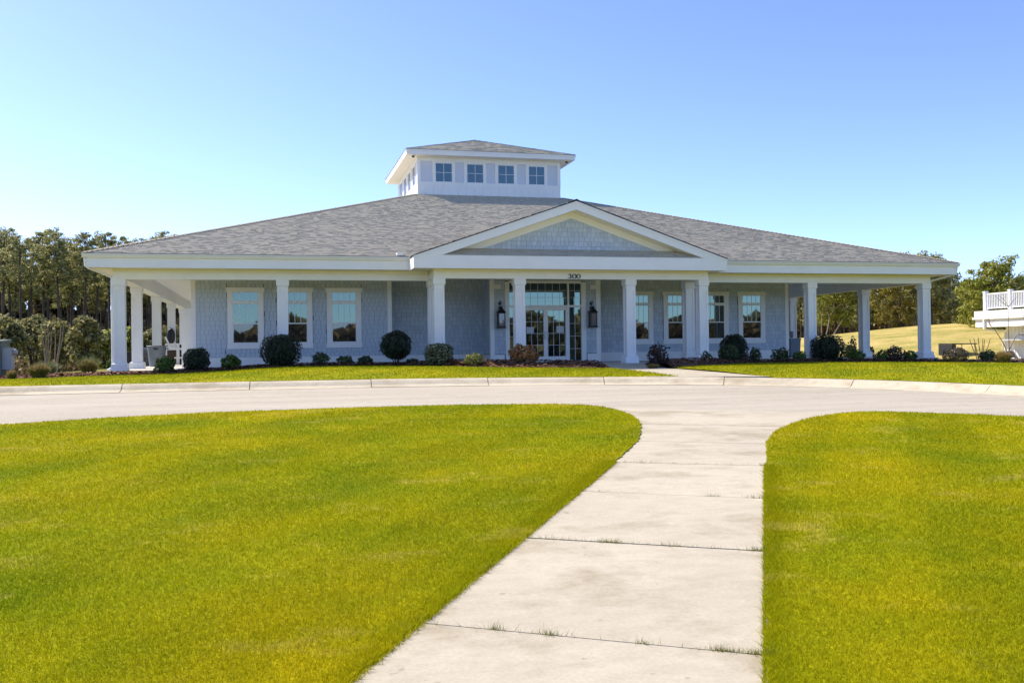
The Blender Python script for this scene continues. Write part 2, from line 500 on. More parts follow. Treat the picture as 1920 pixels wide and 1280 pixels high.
# gutter line of the kerb, on the road surface
_gut = np.array([(-70, -13.5), (-45, -10.9), (-28, -9.75), (-20, -9.35), (-14.0, -9.15), (-9.0, -9.2), (-5.1, -9.6), (-2.4, -10.2),
                 (0.0, -11.05), (2.0, -12.3), (3.6, -14.0), (4.9, -16.5), (6.0, -19.6), (7.6, -25.5), (9.5, -34), (13, -50)], float)
def catmull(P, n=8):
    out = []
    for i in range(len(P) - 1):
        p0, p1, p2, p3 = P[max(i - 1, 0)], P[i], P[i + 1], P[min(i + 2, len(P) - 1)]
        for k in range(n):
            t = k / n
            out.append(0.5 * ((2 * p1) + (-p0 + p2) * t + (2 * p0 - 5 * p1 + 4 * p2 - p3) * t * t + (-p0 + 3 * p1 - 3 * p2 + p3) * t ** 3))
    out.append(P[-1])
    return np.array(out)
GUT = catmull(_gut, 10)
_tan = np.gradient(GUT, axis=0)
_tan /= np.linalg.norm(_tan, axis=1)[:, None]
NRM = np.stack([-_tan[:, 1], _tan[:, 0]], 1)        # outward (away from the island)
KERB_W, KERB_H = 0.75, 0.19
BACK = GUT + NRM * KERB_W
BACKZ = G(GUT[:, 1]) + KERB_H

def kerb_dist(X, Y):
    X = np.atleast_1d(np.asarray(X, float)); Y = np.atleast_1d(np.asarray(Y, float))
    best = np.full(X.shape, 1e9); bz = np.zeros(X.shape); sg = np.ones(X.shape)
    for i in range(len(BACK) - 1):
        a, b = BACK[i], BACK[i + 1]
        ab = b - a
        t = np.clip(((X - a[0]) * ab[0] + (Y - a[1]) * ab[1]) / (ab @ ab), 0, 1)
        dx, dy = X - a[0] - t * ab[0], Y - a[1] - t * ab[1]
        d = np.hypot(dx, dy)
        m = d < best
        best = np.where(m, d, best)
        bz = np.where(m, BACKZ[i] + t * (BACKZ[i + 1] - BACKZ[i]), bz)
        sg = np.where(m, np.sign(ab[0] * dy - ab[1] * dx), sg)
    return best * sg, bz
PADX = np.array([(-34, -0.30), (-24, -0.22), (-18.6, -0.18), (-15.8, -0.135), (-14.3, -0.133), (-13.7, -0.107), (-13.06, -0.083), (-12.2, -0.05), (-11.1, 0.018), (-10.2, 0.05),
                 (-8.4, 0.047), (-6.2, 0.02), (-4.8, 0.0), (-3.2, -0.035), (-1.8, -0.06), (-0.5, -0.10), (2.0, -0.125), (3.3, -0.08), (5, -0.095), (7, -0.094), (9.8, -0.093), (14.6, -0.17), (17, -0.23), (19, -0.31), (30, -0.45)])
def T(X, Y):
    X = np.atleast_1d(np.asarray(X, float)); Y = np.atleast_1d(np.asarray(Y, float))
    d, bz = kerb_dist(X, Y)
    t = np.clip(d / 5.2, 0, 1)
    t = t * (2 - t) * 0.6 + t * 0.4
    out = np.hypot(np.maximum(np.abs(X) - 18.5, 0), np.maximum(Y - 33, 0))
    pad = np.interp(X, PADX[:, 0], PADX[:, 1])
    pad = np.where(Y > -0.4, np.minimum(pad, -0.10), pad)
    pad = pad - np.minimum(1.15, 0.055 * out)
    return bz + (pad - bz) * t
def on_T(u, v, add=0.0):
    r = ray(u, v)
    t0, t1 = 8.0, 60.0
    ts = np.linspace(t0, t1, 400)
    P = CAM[None] + ts[:, None] * r[None]
    hit = np.where(P[:, 2] <= T(P[:, 0], P[:, 1]) + add)[0]
    k = hit[0] if len(hit) else -1
    return P[k]

# ------------------------------------------------------------------ ground, road, kerb
def axis_coords(lo, hi, step, far):
    a = list(np.arange(lo, hi + 1e-6, step))
    g, d = hi, step
    up = []
    while g < far:
        d *= 1.35
        g += d
        up.append(g)
    g, d = lo, step
    dn = []
    while g > -far:
        d *= 1.35
        g -= d
        dn.append(g)
    return np.array(dn[::-1] + a + up)
xs = axis_coords(-36, 40, 0.8, 900)
ys = axis_coords(-46, 44, 0.8, 900)
XX, YY = np.meshgrid(xs, ys)
dk, _ = kerb_dist(XX.ravel(), YY.ravel())
dk = dk.reshape(XX.shape)
tz = T(XX.ravel(), YY.ravel()).reshape(XX.shape)
gz = G(YY)
ZZ = np.where(dk < 0, gz - 0.35, np.where(dk < 1.6, np.minimum(tz - 0.4, gz - 0.3), tz - 0.06))
nx, ny = len(xs), len(ys)
idx = np.arange(nx * ny).reshape(ny, nx)
Fq = np.stack([idx[:-1, :-1], idx[:-1, 1:], idx[1:, 1:], idx[1:, :-1]], -1).reshape(-1, 4)
o = np_mesh("ground", np.stack([XX, YY, ZZ], -1).reshape(-1, 3), Fq, M['ground'])
tag(o, kind='structure')

# golden mound behind the right porch
HX, HY = 47.0, 36.0
hx = np.linspace(-45, 60, 110)
hy = np.linspace(-32, 60, 90)
A, B = np.meshgrid(hx, hy)
hz = 3.55 * np.exp(-(A / 27.0) ** 2 - (B / 22.0) ** 2) * (1 + 0.06 * np.sin(A * 0.21 + 1) * np.cos(B * 0.17)) - 1.42
n2, m2 = len(hx), len(hy)
id2 = np.arange(n2 * m2).reshape(m2, n2)
o = np_mesh("hill", np.stack([A + HX, B + HY, hz], -1).reshape(-1, 3),
            np.stack([id2[:-1, :-1], id2[:-1, 1:], id2[1:, 1:], id2[1:, :-1]], -1).reshape(-1, 4), M['hill'])
tag(o, kind='structure')
o.data.polygons.foreach_set("use_smooth", [True] * len(o.data.polygons))
def hill_z(x, y):
    a, b = x - HX, y - HY
    return 3.55 * math.exp(-(a / 27.0) ** 2 - (b / 22.0) ** 2) - 1.42

# road: one sheet from the gutter line inwards under the island edges
inner = GUT - NRM * 9.0
rv, rf = [], []
NJ = 6
for i in range(len(GUT)):
    for j in range(NJ):
        p = GUT[i] + (inner[i] - GUT[i]) * (j / (NJ - 1))
        rv.append((p[0], p[1], float(G(p[1])) - 0.008))
for i in range(len(GUT) - 1):
    for j in range(NJ - 1):
        a = i * NJ + j
        rf.append((a, a + 1, a + NJ + 1, a + NJ))
tag(np_mesh("road", rv, rf, M['road']), kind='structure')

kerb = tag(bpy.data.objects.new("kerb", None), kind='structure')
COL.objects.link(kerb)
seg = np.r_[0, np.cumsum(np.linalg.norm(np.diff(GUT, axis=0), axis=1))]
def gut_at(s):
    x = np.interp(s, seg, GUT[:, 0]); y = np.interp(s, seg, GUT[:, 1])
    nx_ = np.interp(s, seg, NRM[:, 0]); ny_ = np.interp(s, seg, NRM[:, 1])
    return np.array([x, y]), np.array([nx_, ny_])
prof = [(0, -0.12), (0, 0.004), (0.26, 0.022), (0.38, 0.055), (0.46, 0.11), (0.53, 0.15), (0.60, 0.172), (0.74, 0.186), (0.75, 0.178), (0.75, -0.12)]
s0 = np.interp(-14.25, GUT[:len(GUT) // 2, 0], seg[:len(GUT) // 2])
L = 3.05
k0 = -5
for k in range(k0, 13):
    a, b = s0 + k * L + 0.009, s0 + (k + 1) * L - 0.009
    if a < 1 or b > seg[-1] - 1:
        continue
    mb = MB()
    ss = np.linspace(a, b, 7)
    dz = random.uniform(-0.006, 0.006)
    ring = []
    for s_ in ss:
        p, nn = gut_at(s_)
        ring.append([(p[0] + nn[0] * d, p[1] + nn[1] * d, float(G(p[1])) + z + dz) for d, z in prof])
    n = len(prof)
    vs = [q for rr in ring for q in rr]
    fs = [(i * n + j, (i + 1) * n + j, (i + 1) * n + (j + 1) % n, i * n + (j + 1) % n) for i in range(6) for j in range(n)]
    fs = [f[::-1] for f in fs] + [tuple(range(n)), tuple(range(6 * n + n - 1, 6 * n - 1, -1))]
    mb.add(vs, fs).build("kerb_section", M['kerb'], kerb)

# ------------------------------------------------------------------ walkway slabs
walk = tag(bpy.data.objects.new("walkway", None), kind='structure')
COL.objects.link(walk)
la, lb = np.array([-10.28, -29.37]), np.array([-6.73, -23.28])
ra, rb = np.array([-8.44, -29.86]), np.array([-5.16, -24.0])
dl = (lb - la) / np.linalg.norm(lb - la)
dr = (rb - ra) / np.linalg.norm(rb - ra)
jl = [(-9.81, -28.60), (-8.77, -26.75), (-7.76, -24.96), (-6.73, -23.28)]
jr = [(-8.26, -29.54), (-7.22, -27.62), (-6.17, -25.83), (-5.17, -24.02)]
snap = lambda p, a, d: a + d * ((np.array(p) - a) @ d)
nl_, nr_ = np.array([-dl[1], dl[0]]), np.array([dr[1], -dr[0]])
joints = [(snap(a, la, dl) + nl_ * 0.03, snap(b, ra, dr) + nr_ * 0.03) for a, b in zip(jl, jr)]
for k in range(1, 4):
    joints.insert(0, (np.array(jl[0]) - dl * 2.1 * k, np.array(jr[0]) - dr * 2.12 * k))
joints.append((joints[-1][0] + dl * 2.05, joints[-1][1] + dr * 2.0))
joints.append((np.array([-5.6, -19.15]), np.array([-2.6, -20.6])))
joints.append((np.array([-5.6, -15.95]), np.array([0.6, -19.55])))
def slab(mb, P, zt=0.0, th=0.12):
    vs = [(p[0], p[1], float(G(p[1])) + zt - th) for p in P] + [(p[0], p[1], float(G(p[1])) + zt) for p in P]
    return mb.hexa(vs)
for i in range(len(joints) - 1):
    (a, b), (c, d) = joints[i], joints[i + 1]
    if i == len(joints) - 3:
        c, d = np.array([-5.6, -19.15]), np.array([-2.6, -20.6])
        a, b = a + np.array([-0.05, 0.02]), b + np.array([0.05, -0.02])
    g = 0.009
    u1 = (c - a) / np.linalg.norm(c - a); u2 = (d - b) / np.linalg.norm(d - b)
    P = [a + u1 * g, b + u2 * g, d - u2 * g, c - u1 * g]
    slab(MB(), P, random.uniform(-0.0015, 0.0015)).build("concrete_slab", M['concrete'], walk)
# dark soil seen in the joints
slab(MB(), [joints[0][0], joints[0][1], joints[-1][1], joints[-1][0]], -0.045, 0.05).build("joint_bed", M['soil'], walk)
# ------------------------------------------------------------------ lawns
def lawn_poly(P, name):
    mb = MB()
    top = [(p[0], p[1], float(G(p[1])) + 0.012) for p in P]
    mb.extr(top, (0, 0, -0.10))
    o_ = mb.build(name, M['turf'])
    return tag(o_, kind='structure')
pxL = [(0, 797), (200, 784), (400, 774), (640, 765.5), (850, 760), (960, 758.5), (1040, 758), (1090, 759.5), (1130, 763), (1160, 769.5), (1183, 778),
       (1197, 787), (1202, 797), (1202, 808), (1199, 820), (1192, 831)]
LEFT = [on_slope(*p)[:2] for p in pxL]
LEFT = [np.array(p) for p in [(-60, -44), (-40, -30.5), (-27, -22.6), (-20, -18.9)]] + LEFT
LEFT += [lb + np.array([0, 0]), la.copy(), la - dl * 12, np.array([-60, -44.5])]
pxR = [(1437, 862), (1437, 832), (1441, 822), (1450, 812), (1465, 803), (1490, 792), (1525, 782.5), (1570, 776), (1615, 772.5), (1660, 772), (1750, 775), (1835, 778), (1920, 781.5)]
RIGHT = [on_slope(*p)[:2] for p in pxR]
RIGHT += [np.array(p) for p in [(3.6, -22.4), (5.0, -26), (6.6, -34), (9, -46), (-16, -46)]]
RIGHT += [ra - dr * 12, ra.copy()]
def jitter_poly(P, amp, step, lo, hi):
    """resample an edge finely and roughen it, the way turf meets concrete"""
    out = []
    n = len(P)
    for i in range(n):
        a, b = np.array(P[i]), np.array(P[(i + 1) % n])
        if lo <= i < hi:
            k = max(1, int(np.linalg.norm(b - a) / step))
            for j in range(k):
                q = a + (b - a) * j / k
                out.append(q + rng.normal(0, amp, 2))
        else:
            out.append(a)
    return out
LEFTJ = jitter_poly(LEFT, 0.010, 0.09, 4, len(LEFT) - 2)
RIGHTJ = jitter_poly(RIGHT, 0.010, 0.09, 0, len(pxR))
RIGHTJ = RIGHTJ[:-2] + jitter_poly([RIGHT[-2], RIGHT[-1], RIGHT[0]], 0.010, 0.09, 0, 2)[:-1]
lawn_poly(LEFTJ, "lawn")
lawn_poly(RIGHTJ[::-1], "lawn")

def in_poly(P, X, Y):
    P = np.array(P)
    c = np.zeros(X.shape, bool)
    n = len(P)
    j = n - 1
    for i in range(n):
        xi, yi = P[i]; xj, yj = P[j]
        if yi != yj:
            m_ = ((yi > Y) != (yj > Y)) & (X < (xj - xi) * (Y - yi) / (yj - yi) + xi)
            c ^= m_
        j = i
    return c

def blades(X, Y, Z, W, H, lean=0.45):
    n = len(X)
    a = rng.uniform(0, 2 * PI, n)
    dx, dy = np.cos(a) * W / 2, np.sin(a) * W / 2
    b = rng.uniform(0, 2 * PI, n)
    ln = np.abs(rng.normal(0, lean, n)) * H
    V = np.empty((n, 3, 3))
    V[:, 0] = np.stack([X - dx, Y - dy, Z], 1)
    V[:, 1] = np.stack([X + dx, Y + dy, Z], 1)
    V[:, 2] = np.stack([X + np.cos(b) * ln, Y + np.sin(b) * ln, Z + H], 1)
    return V.reshape(-1, 3), np.arange(3 * n).reshape(-1, 3)

def sample_near(polys, n, rmin=3.2, rmax=27.0, th0=-0.55, th1=0.95):
    # density falls off with distance from where one stands, as the blades grow too small to see singly
    r = rmin * (rmax / rmin) ** rng.random(n)
    th = rng.uniform(th0, th1, n)
    X = CAM[0] + r * np.sin(th); Y = CAM[1] + r * np.cos(th)
    k = np.zeros(n, bool)
    for P in polys:
        k |= in_poly(P, X, Y)
    return X[k], Y[k], r[k]
X, Y, R_ = sample_near([LEFTJ, RIGHTJ], 1500000)
hN = 0.5 + 0.5 * np.sin(X * 1.7 + np.sin(Y * 1.3)) * np.sin(Y * 2.1 + np.cos(X * 0.9))
H = (0.014 + 0.012 * rng.random(len(X)) + 0.005 * hN) * (1 + R_ / 60)
W = np.maximum(0.0032, R_ * 0.00070) * rng.uniform(0.7, 1.3, len(X))
V, F_ = blades(X, Y, G(Y) + 0.008, W, H, 0.75)
tag(np_mesh("grass", V, F_, M['grass']), kind='stuff')

# longer untrimmed blades along the walkway edges
def edge_line(a, b, n, off, spread):
    t = rng.random(n)
    d = (b - a) / np.linalg.norm(b - a)
    nn = np.array([-d[1], d[0]])
    P = a[None] + (b - a)[None] * t[:, None] + nn[None] * (off + np.abs(rng.normal(0, spread, n)) * np.sign(off))[:, None]
    return P[:, 0], P[:, 1]
ex, ey = [], []
for a, b, n, off, sp in ((la - dl * 1.5, lb, 16000, 0.012, 0.07), (ra - dr * 1.5, rb, 16000, -0.012, 0.07), (la - dl * 1.5, lb, 8000, -0.002, 0.016), (ra - dr * 1.5, rb, 6000, 0.002, 0.007)):
    x_, y_ = edge_line(np.array(a), np.array(b), n, off, sp)
    ex.append(x_); ey.append(y_)
X = np.concatenate(ex); Y = np.concatenate(ey)
R_ = np.hypot(X - CAM[0], Y - CAM[1])
V, F_ = blades(X, Y, G(Y) + 0.0, np.maximum(0.004, R_ * 0.0007), rng.uniform(0.015, 0.045, len(X)), 0.9)
tag(np_mesh("edge_grass", V, F_, M['grass']), kind='stuff')

# weeds in the slab joints
tx, ty = [], []
for ji, spots in ((3, [(0.0, 1.0, 130), (0.24, 0.03, 60), (0.40, 0.03, 110), (0.66, 0.02, 40), (0.88, 0.05, 170), (0.975, 0.05, 230)]),
                  (4, [(0.5, 1.0, 320), (0.38, 0.06, 170), (0.62, 0.05, 60), (0.96, 0.05, 150), (0.12, 0.15, 60)]),
                  (5, [(0.72, 0.05, 60), (0.93, 0.06, 90), (0.1, 0.05, 20)]),
                  (6, [(0.5, 1.0, 200), (0.2, 0.2, 60), (0.97, 0.05, 60)])):
    a, b = joints[ji]
    for c, s_, n in spots:
        t = np.clip(rng.normal(c, s_ * 0.5, n), 0.005, 0.995)
        P = a[None] + (b - a)[None] * t[:, None]
        tx.append(P[:, 0] + rng.normal(0, 0.006, n)); ty.append(P[:, 1] + rng.normal(0, 0.006, n))
X = np.concatenate(tx); Y = np.concatenate(ty)
V, F_ = blades(X, Y, G(Y) - 0.02, rng.uniform(0.003, 0.006, len(X)), rng.uniform(0.025, 0.062, len(X)), 0.8)
tag(np_mesh("joint_weeds", V, F_, M['tuft']), kind='stuff')

# strip lawns and mulch beds beyond the kerb
pathL, pathR = 0.03, 2.13
EL = [np.array(p, float) for p in [(-34, -6.2), (-24, -3.4), (-18.6, -2.25), (-17.5, -2.05), (-15.8, -1.65), (-14.3, -1.5), (-12, -1.45), (-10, -1.5), (-8, -1.42), (-6.3, -1.5), (-5.4, -2.5),
                                   (-4.3, -3.9), (-2.6, -4.7), (-1.2, -4.85), (pathL - 0.03, -4.9)]]
ER = [np.array(p, float) for p in [(pathR + 0.03, -4.9), (2.9, -4.7), (4.2, -3.9), (5.4, -2.6), (6.3, -1.6), (8, -1.45), (10, -1.5), (12.5, -1.42), (14.2, -1.7), (15.6, -3.2), (17.5, -3.7), (19.5, -4.0), (24, -5.0), (40, -8.5)]]
def resample(P, n):
    P = np.array(P)
    s_ = np.r_[0, np.cumsum(np.linalg.norm(np.diff(P, axis=0), axis=1))]
    t = np.linspace(0, s_[-1], n)
    return np.stack([np.interp(t, s_, P[:, 0]), np.interp(t, s_, P[:, 1])], 1)
def back_range(x0, x1):
    k = len(BACK) * 3 // 5
    i = [j for j in range(len(BACK)) if (x0 <= BACK[j, 0] <= x1 and (j < 110))]
    return BACK[i]
bl = [p for p in BACK if p[0] < pathL - 0.05 and p[0] > -50]
bl.append(np.array([pathL, np.interp(pathL, BACK[:110, 0], BACK[:110, 1])]))
br = [np.array([pathR, np.interp(pathR, BACK[:110, 0], BACK[:110, 1])])] + [p for p in BACK if p[0] > pathR + 0.05 and p[1] > -46]
def mound_amp(x):
    t = np.clip((6.2 - np.abs(x)) / 1.6, 0, 1)
    return 0.10 + 0.12 * t
def strip(A_, B_, n, m_, name, mat, dz, kind='structure', mound=0.0):
    A_, B_ = resample(A_, n), resample(B_, n)
    V = []
    for i in range(n):
        for j in range(m_):
            t = j / (m_ - 1)
            p = A_[i] + (B_[i] - A_[i]) * t
            V.append((p[0], p[1], float(T(p[0], p[1])[0]) + dz + (mound > 0) * float(mound_amp(p[0])) * math.sin(PI * min(1, t * 1.15)) * (0.9 + 0.2 * math.sin(i * 0.9))))
    I = np.arange(n * m_).reshape(n, m_)
    F = np.stack([I[:-1, :-1], I[1:, :-1], I[1:, 1:], I[:-1, 1:]], -1).reshape(-1, 4)
    return tag(np_mesh(name, V, F, mat), kind=kind)
strip(bl, EL, 120, 10, "verge_lawn", M['strip_turf'], 0.0)
strip(br, ER, 120, 10, "verge_lawn", M['strip_turf'], 0.0)
def strip_points(A_, B_, n, p=1.0):
    A_, B_ = resample(A_, 200), resample(B_, 200)
    i = rng.integers(0, 199, n); f = rng.random(n)[:, None]; t = rng.random(n)[:, None]
    a = A_[i] * (1 - f) + A_[i + 1] * f; b = B_[i] * (1 - f) + B_[i + 1] * f
    q = a + (b - a) * t
    return q[:, 0], q[:, 1], t[:, 0]
for A_, B_, n in ((bl, EL, 90000), (br, ER, 90000)):
    X, Y, _t = strip_points(A_, B_, n)
    V, F_ = blades(X, Y, T(X, Y) - 0.005, rng.uniform(0.014, 0.026, len(X)), rng.uniform(0.03, 0.06, len(X)), 0.7)
    tag(np_mesh("verge_grass", V, F_, M['strip_grass']), kind='stuff')
slabL = [(-34, 3.5), (-19, 1.4), (-16.0, 0.0), (-15.6, -0.25), (-10, -0.25), (-5.5, -0.27), (-5.32, -1.6), (pathL, -1.72)]
slabR = [(pathR, -1.72), (5.25, -1.62), (5.5, -0.27), (10, -0.25), (15.6, -0.25), (16.3, 0.2), (24, 1.5), (40, -2)]
for A_, B_ in ((EL, [np.array(p, float) for p in slabL]), (ER, [np.array(p, float) for p in slabR])):
    strip(A_, B_, 110, 8, "mulch_bed", M['mulch'], 0.012, 'structure', 0.10)
    X, Y, t_ = strip_points(A_, B_, 16000)
    n = len(X)
    Z = T(X, Y) + 0.02 + mound_amp(X) * np.sin(PI * np.minimum(1, t_ * 1.15))
    a = rng.uniform(0, 2 * PI, n); l = rng.uniform(0.03, 0.09, n); w = rng.uniform(0.012, 0.03, n); tl = rng.uniform(-0.025, 0.03, n)
    ca, sa = np.cos(a), np.sin(a)
    V = np.stack([np.stack([X - ca * l - sa * w, Y - sa * l + ca * w, Z], 1), np.stack([X - ca * l + sa * w, Y - sa * l - ca * w, Z], 1),
                  np.stack([X + ca * l + sa * w, Y + sa * l - ca * w, Z + tl], 1), np.stack([X + ca * l - sa * w, Y + sa * l + ca * w, Z + tl + 0.01], 1)], 1)
    tag(np_mesh("mulch_chips", V.reshape(-1, 3), np.arange(4 * n).reshape(-1, 4), M['chips']), kind='stuff')

# entry path from the kerb to the portico
path = tag(bpy.data.objects.new("entry_path", None), kind='structure')
COL.objects.link(path)
def back_y(x):
    return float(np.interp(x, BACK[:110, 0], BACK[:110, 1])), float(np.interp(x, BACK[:110, 0], BACKZ[:110]))
yl, zl = back_y(pathL)
yr, zr = back_y(pathR)
ymid = -4.6
zm = -0.14
MB().hexa([(pathL, ymid + 0.008, zm - 0.15), (pathR, ymid + 0.008, zm - 0.15), (pathR, -1.76, -0.15), (pathL, -1.76, -0.15),
           (pathL, ymid + 0.008, zm), (pathR, ymid + 0.008, zm), (pathR, -1.76, -0.004), (pathL, -1.76, -0.004)]).build("concrete_slab", M['concrete'], path)
MB().hexa([(pathL - 0.9, yl + 0.3, zl - 0.15), (pathR + 0.9, yr + 0.05, zr - 0.15), (pathR, ymid - 0.008, zm - 0.15), (pathL, ymid - 0.008, zm - 0.15),
           (pathL - 0.9, yl + 0.3, zl + 0.012), (pathR + 0.9, yr + 0.05, zr + 0.012), (pathR, ymid - 0.008, zm), (pathL, ymid - 0.008, zm)]).build("concrete_slab", M['concrete'], path)

# ------------------------------------------------------------------ clubhouse
club = thing("clubhouse", "single storey blue grey shingled clubhouse with white columns and square roof lantern", "building", (0, 0, 0))
W0, X2, P1, P2, YP = 15.565, 10.272, 4.994, 2.094, -1.187
E = 16.436; YE = -0.871
ZB, ZSOF, ZF, ZG = 3.05, 3.385, 3.70, 3.83
YC, YCB, XC = 12.235, 19.517, 3.641
YB = 31.8
DL, DR = 2.4, 4.0
WL, WR = -13.46, 11.62
def cb(name, mat, *boxes, parent=None):
    mb = MB()
    for b in boxes:
        mb.box(*b)
    return mb.build(name, M[mat], parent or club)

# porch slab
cb("porch_floor", 'slab', (-15.95, 16.0, -0.30, YB + 0.3, -0.22, 0.0))
cb("porch_floor", 'slab', (-5.35, 5.30, -1.75, -0.302, -0.22, -0.001))

# walls (cores); siding goes on in front
def wall_core(x0, x1, y0, y1):
    return cb("wall", 'siding_back', (x0, x1, y0, y1, 0.0, 3.62))
w_left = wall_core(WL, -6.23, DL, DL + 0.25)
w_recess = wall_core(-6.23, -2.30, DR, DR + 0.25)
w_vest = wall_core(-2.30, -1.70, DL + 0.03, DL + 0.25)
wall_core(1.60, 2.22, DL + 0.03, DL + 0.25)
wall_core(-1.70, 1.60, DL + 0.20, DL + 0.25)
w_right = wall_core(2.22, WR, DR, DR + 0.25)
wall_core(-6.48, -6.23, DL + 0.25, DR)
wall_core(-2.30, -2.05, DL + 0.25, DR)
wall_core(1.97, 2.22, DL + 0.25, DR)
wall_core(WL, WL + 0.25, DL + 0.25, 29)
wall_core(WR - 0.25, WR, DR + 0.25, 29)
wall_core(WL, WR, 29, 29.25)

def shingle_rect(x0, x1, y, z0, z1, facing='y', holes=(), clip=None, ex=0.17, wr=(0.13, 0.22)):
    """yield (a0,a1,zb,zt) of siding shingles on a face, cut round the holes"""
    out = []
    z = z0
    row = 0
    while z < z1 - 0.02:
        zt = min(z + ex, z1)
        a = x0
        while a < x1 - 1e-4:
            w = random.uniform(*wr)
            b = min(a + w, x1)
            if x1 - b < 0.08:
                b = x1
            segs = [(a, b)]
            for hx0, hx1, hz0, hz1 in holes:
                if zt > hz0 + 0.01 and z < hz1 - 0.01:
                    ns = []
                    for s_, e_ in segs:
                        if e_ <= hx0 or s_ >= hx1:
                            ns.append((s_, e_))
                        else:
                            if s_ < hx0: ns.append((s_, hx0))
                            if e_ > hx1: ns.append((hx1, e_))
                    segs = ns
            for hx0, hx1, hz0, hz1 in holes:
                lo, hi = max(a, hx0), min(b, hx1)
                if hi - lo > 0.03:
                    if z < hz0 - 0.02 < zt - 0.02:
                        out.append((lo, hi, z, hz0))
                    if z + 0.02 < hz1 + 0.02 < zt:
                        out.append((lo, hi, hz1, zt))
            for s_, e_ in segs:
                if clip:
                    # trim against a sloping edge: keep if the middle is below it
                    if z + 0.0 > clip((s_ + e_) / 2):
                        continue
                if e_ - s_ > 0.03:
                    out.append((s_, e_, z + (random.uniform(-0.001, 0.0015)), zt))
            a = b
        z += ex
        row += 1
    return out
def shingle_mb(mb, s, y, clip=None, facing='y', sgn=-1, x=0):
    a0, a1, zb, zt = s
    g = 0.004
    a0 += g; a1 -= g
    zt -= 0.001
    zb += 0.0015
    t0 = random.uniform(0.020, 0.026)
    t1 = 0.004
    za = zb_ = zt
    zt0, zt1 = zt, zt
    if clip:
        zt0, zt1 = min(zt, clip(a0)), min(zt, clip(a1))
        zt0, zt1 = max(zt0, zb + 0.004), max(zt1, zb + 0.004)
    if facing == 'y':
        mb.hexa([(a0, y - t0, zb), (a1, y - t0, zb), (a1, y + 0.002, zb), (a0, y + 0.002, zb),
                 (a0, y - t1, zt0), (a1, y - t1, zt1), (a1, y + 0.002, zt1), (a0, y + 0.002, zt0)])
    else:
        if sgn < 0:
            mb.hexa([(x - t0, a1, zb), (x - t0, a0, zb), (x + 0.002, a0, zb), (x + 0.002, a1, zb),
                     (x - t1, a1, zt), (x - t1, a0, zt), (x + 0.002, a0, zt), (x + 0.002, a1, zt)])
        else:
            mb.hexa([(x + t0, a0, zb), (x + t0, a1, zb), (x - 0.002, a1, zb), (x - 0.002, a0, zb),
                     (x + t1, a0, zt), (x + t1, a1, zt), (x - 0.002, a1, zt), (x - 0.002, a0, zt)])

SK = 0.345        # top of the white skirt board
winL = [-11.585, -9.815, -8.0]
winR = [4.53, 6.31, 8.07, 9.84]
WZ0, WZ1, WHW = 0.69, 2.95, 0.68
hl = [(c - WHW + 0.02, c + WHW - 0.02, WZ0 + 0.02, WZ1 - 0.02) for c in winL]
hr = [(c - WHW + 0.02, c + WHW - 0.02, WZ0 + 0.02, WZ1 - 0.02) for c in winR]
# left wing: its shingles can be told apart one by one
sl = shingle_rect(WL + 0.13, -6.23 - 0.13, DL, SK + 0.02, 3.6, holes=hl)
sl_low = sorted(sl, key=lambda s: (s[2] > 3.0, 0))
n_single = 0
rest = MB()
for s in sl_low:
    if n_single < 296 and s[2] < 3.02 and (s[1] - s[0]) > 0.09:
        mb = MB()
        shingle_mb(mb, s, DL)
        mb.build("siding_shingle", M['siding'], w_left)
        n_single += 1
    else:
        shingle_mb(rest, s, DL)
tag(rest.build("siding", M['siding'], w_left), kind='stuff')
def siding_stuff(sh, y, parent, clip=None, facing='y', sgn=-1, x=0):
    mb = MB()
    for s in sh:
        shingle_mb(mb, s, y, clip, facing, sgn, x)
    return tag(mb.build("siding", M['siding'], parent), kind='stuff')
siding_stuff(shingle_rect(-6.23, -2.30, DR, SK + 0.02, 3.6), DR, w_recess)
siding_stuff(shingle_rect(2.22, WR - 0.13, DR, SK + 0.02, 3.6, holes=hr), DR, w_right)
siding_stuff(shingle_rect(-2.17, 2.06, DL + 0.03, SK + 0.02, 3.3, holes=[(-1.72, 1.63, 0, 3.25)]), DL + 0.03, w_vest)
siding_stuff(shingle_rect(DL + 0.16, DR, 0, SK + 0.02, 3.6), 0, w_vest, facing='x', sgn=-1, x=-2.30)
siding_stuff(shingle_rect(DL + 0.16, 29, 0, SK + 0.02, 3.6), 0, w_left, facing='x', sgn=-1, x=WL)
siding_stuff(shingle_rect(DR + 0.16, 29, 0, SK + 0.02, 3.6), 0, w_right, facing='x', sgn=1, x=WR)
siding_stuff(shingle_rect(DL + 0.16, DR, 0, SK + 0.02, 3.6), 0, w_left, facing='x', sgn=1, x=-6.23)
# skirts and corner boards
cb("skirt_board", 'white', (WL - 0.03, -6.20, DL - 0.03, DL - 0.001, 0.0, SK), (WL - 0.035, -6.195, DL - 0.045, DL - 0.001, SK - 0.001, SK + 0.025))
cb("skirt_board", 'white', (-6.225, -2.335, DR - 0.03, DR - 0.001, 0.0, SK), (-6.225, -2.335, DR - 0.045, DR - 0.001, SK - 0.001, SK + 0.025))
cb("skirt_board", 'white', (2.255, WR + 0.03, DR - 0.03, DR - 0.001, 0.0, SK), (2.255, WR + 0.035, DR - 0.045, DR - 0.001, SK - 0.001, SK + 0.025))
cb("skirt_board", 'white', (-2.33, -1.76, DL - 0.005, DL + 0.029, 0.0, SK))
cb("skirt_board", 'white', (1.67, 2.25, DL - 0.005, DL + 0.029, 0.0, SK))
cb("skirt_board", 'white', (-2.331, -2.301, DL + 0.0295, DR - 0.031, 0.0, SK))
cb("skirt_board", 'white', (2.221, 2.251, DL + 0.0295, DR - 0.031, 0, SK))
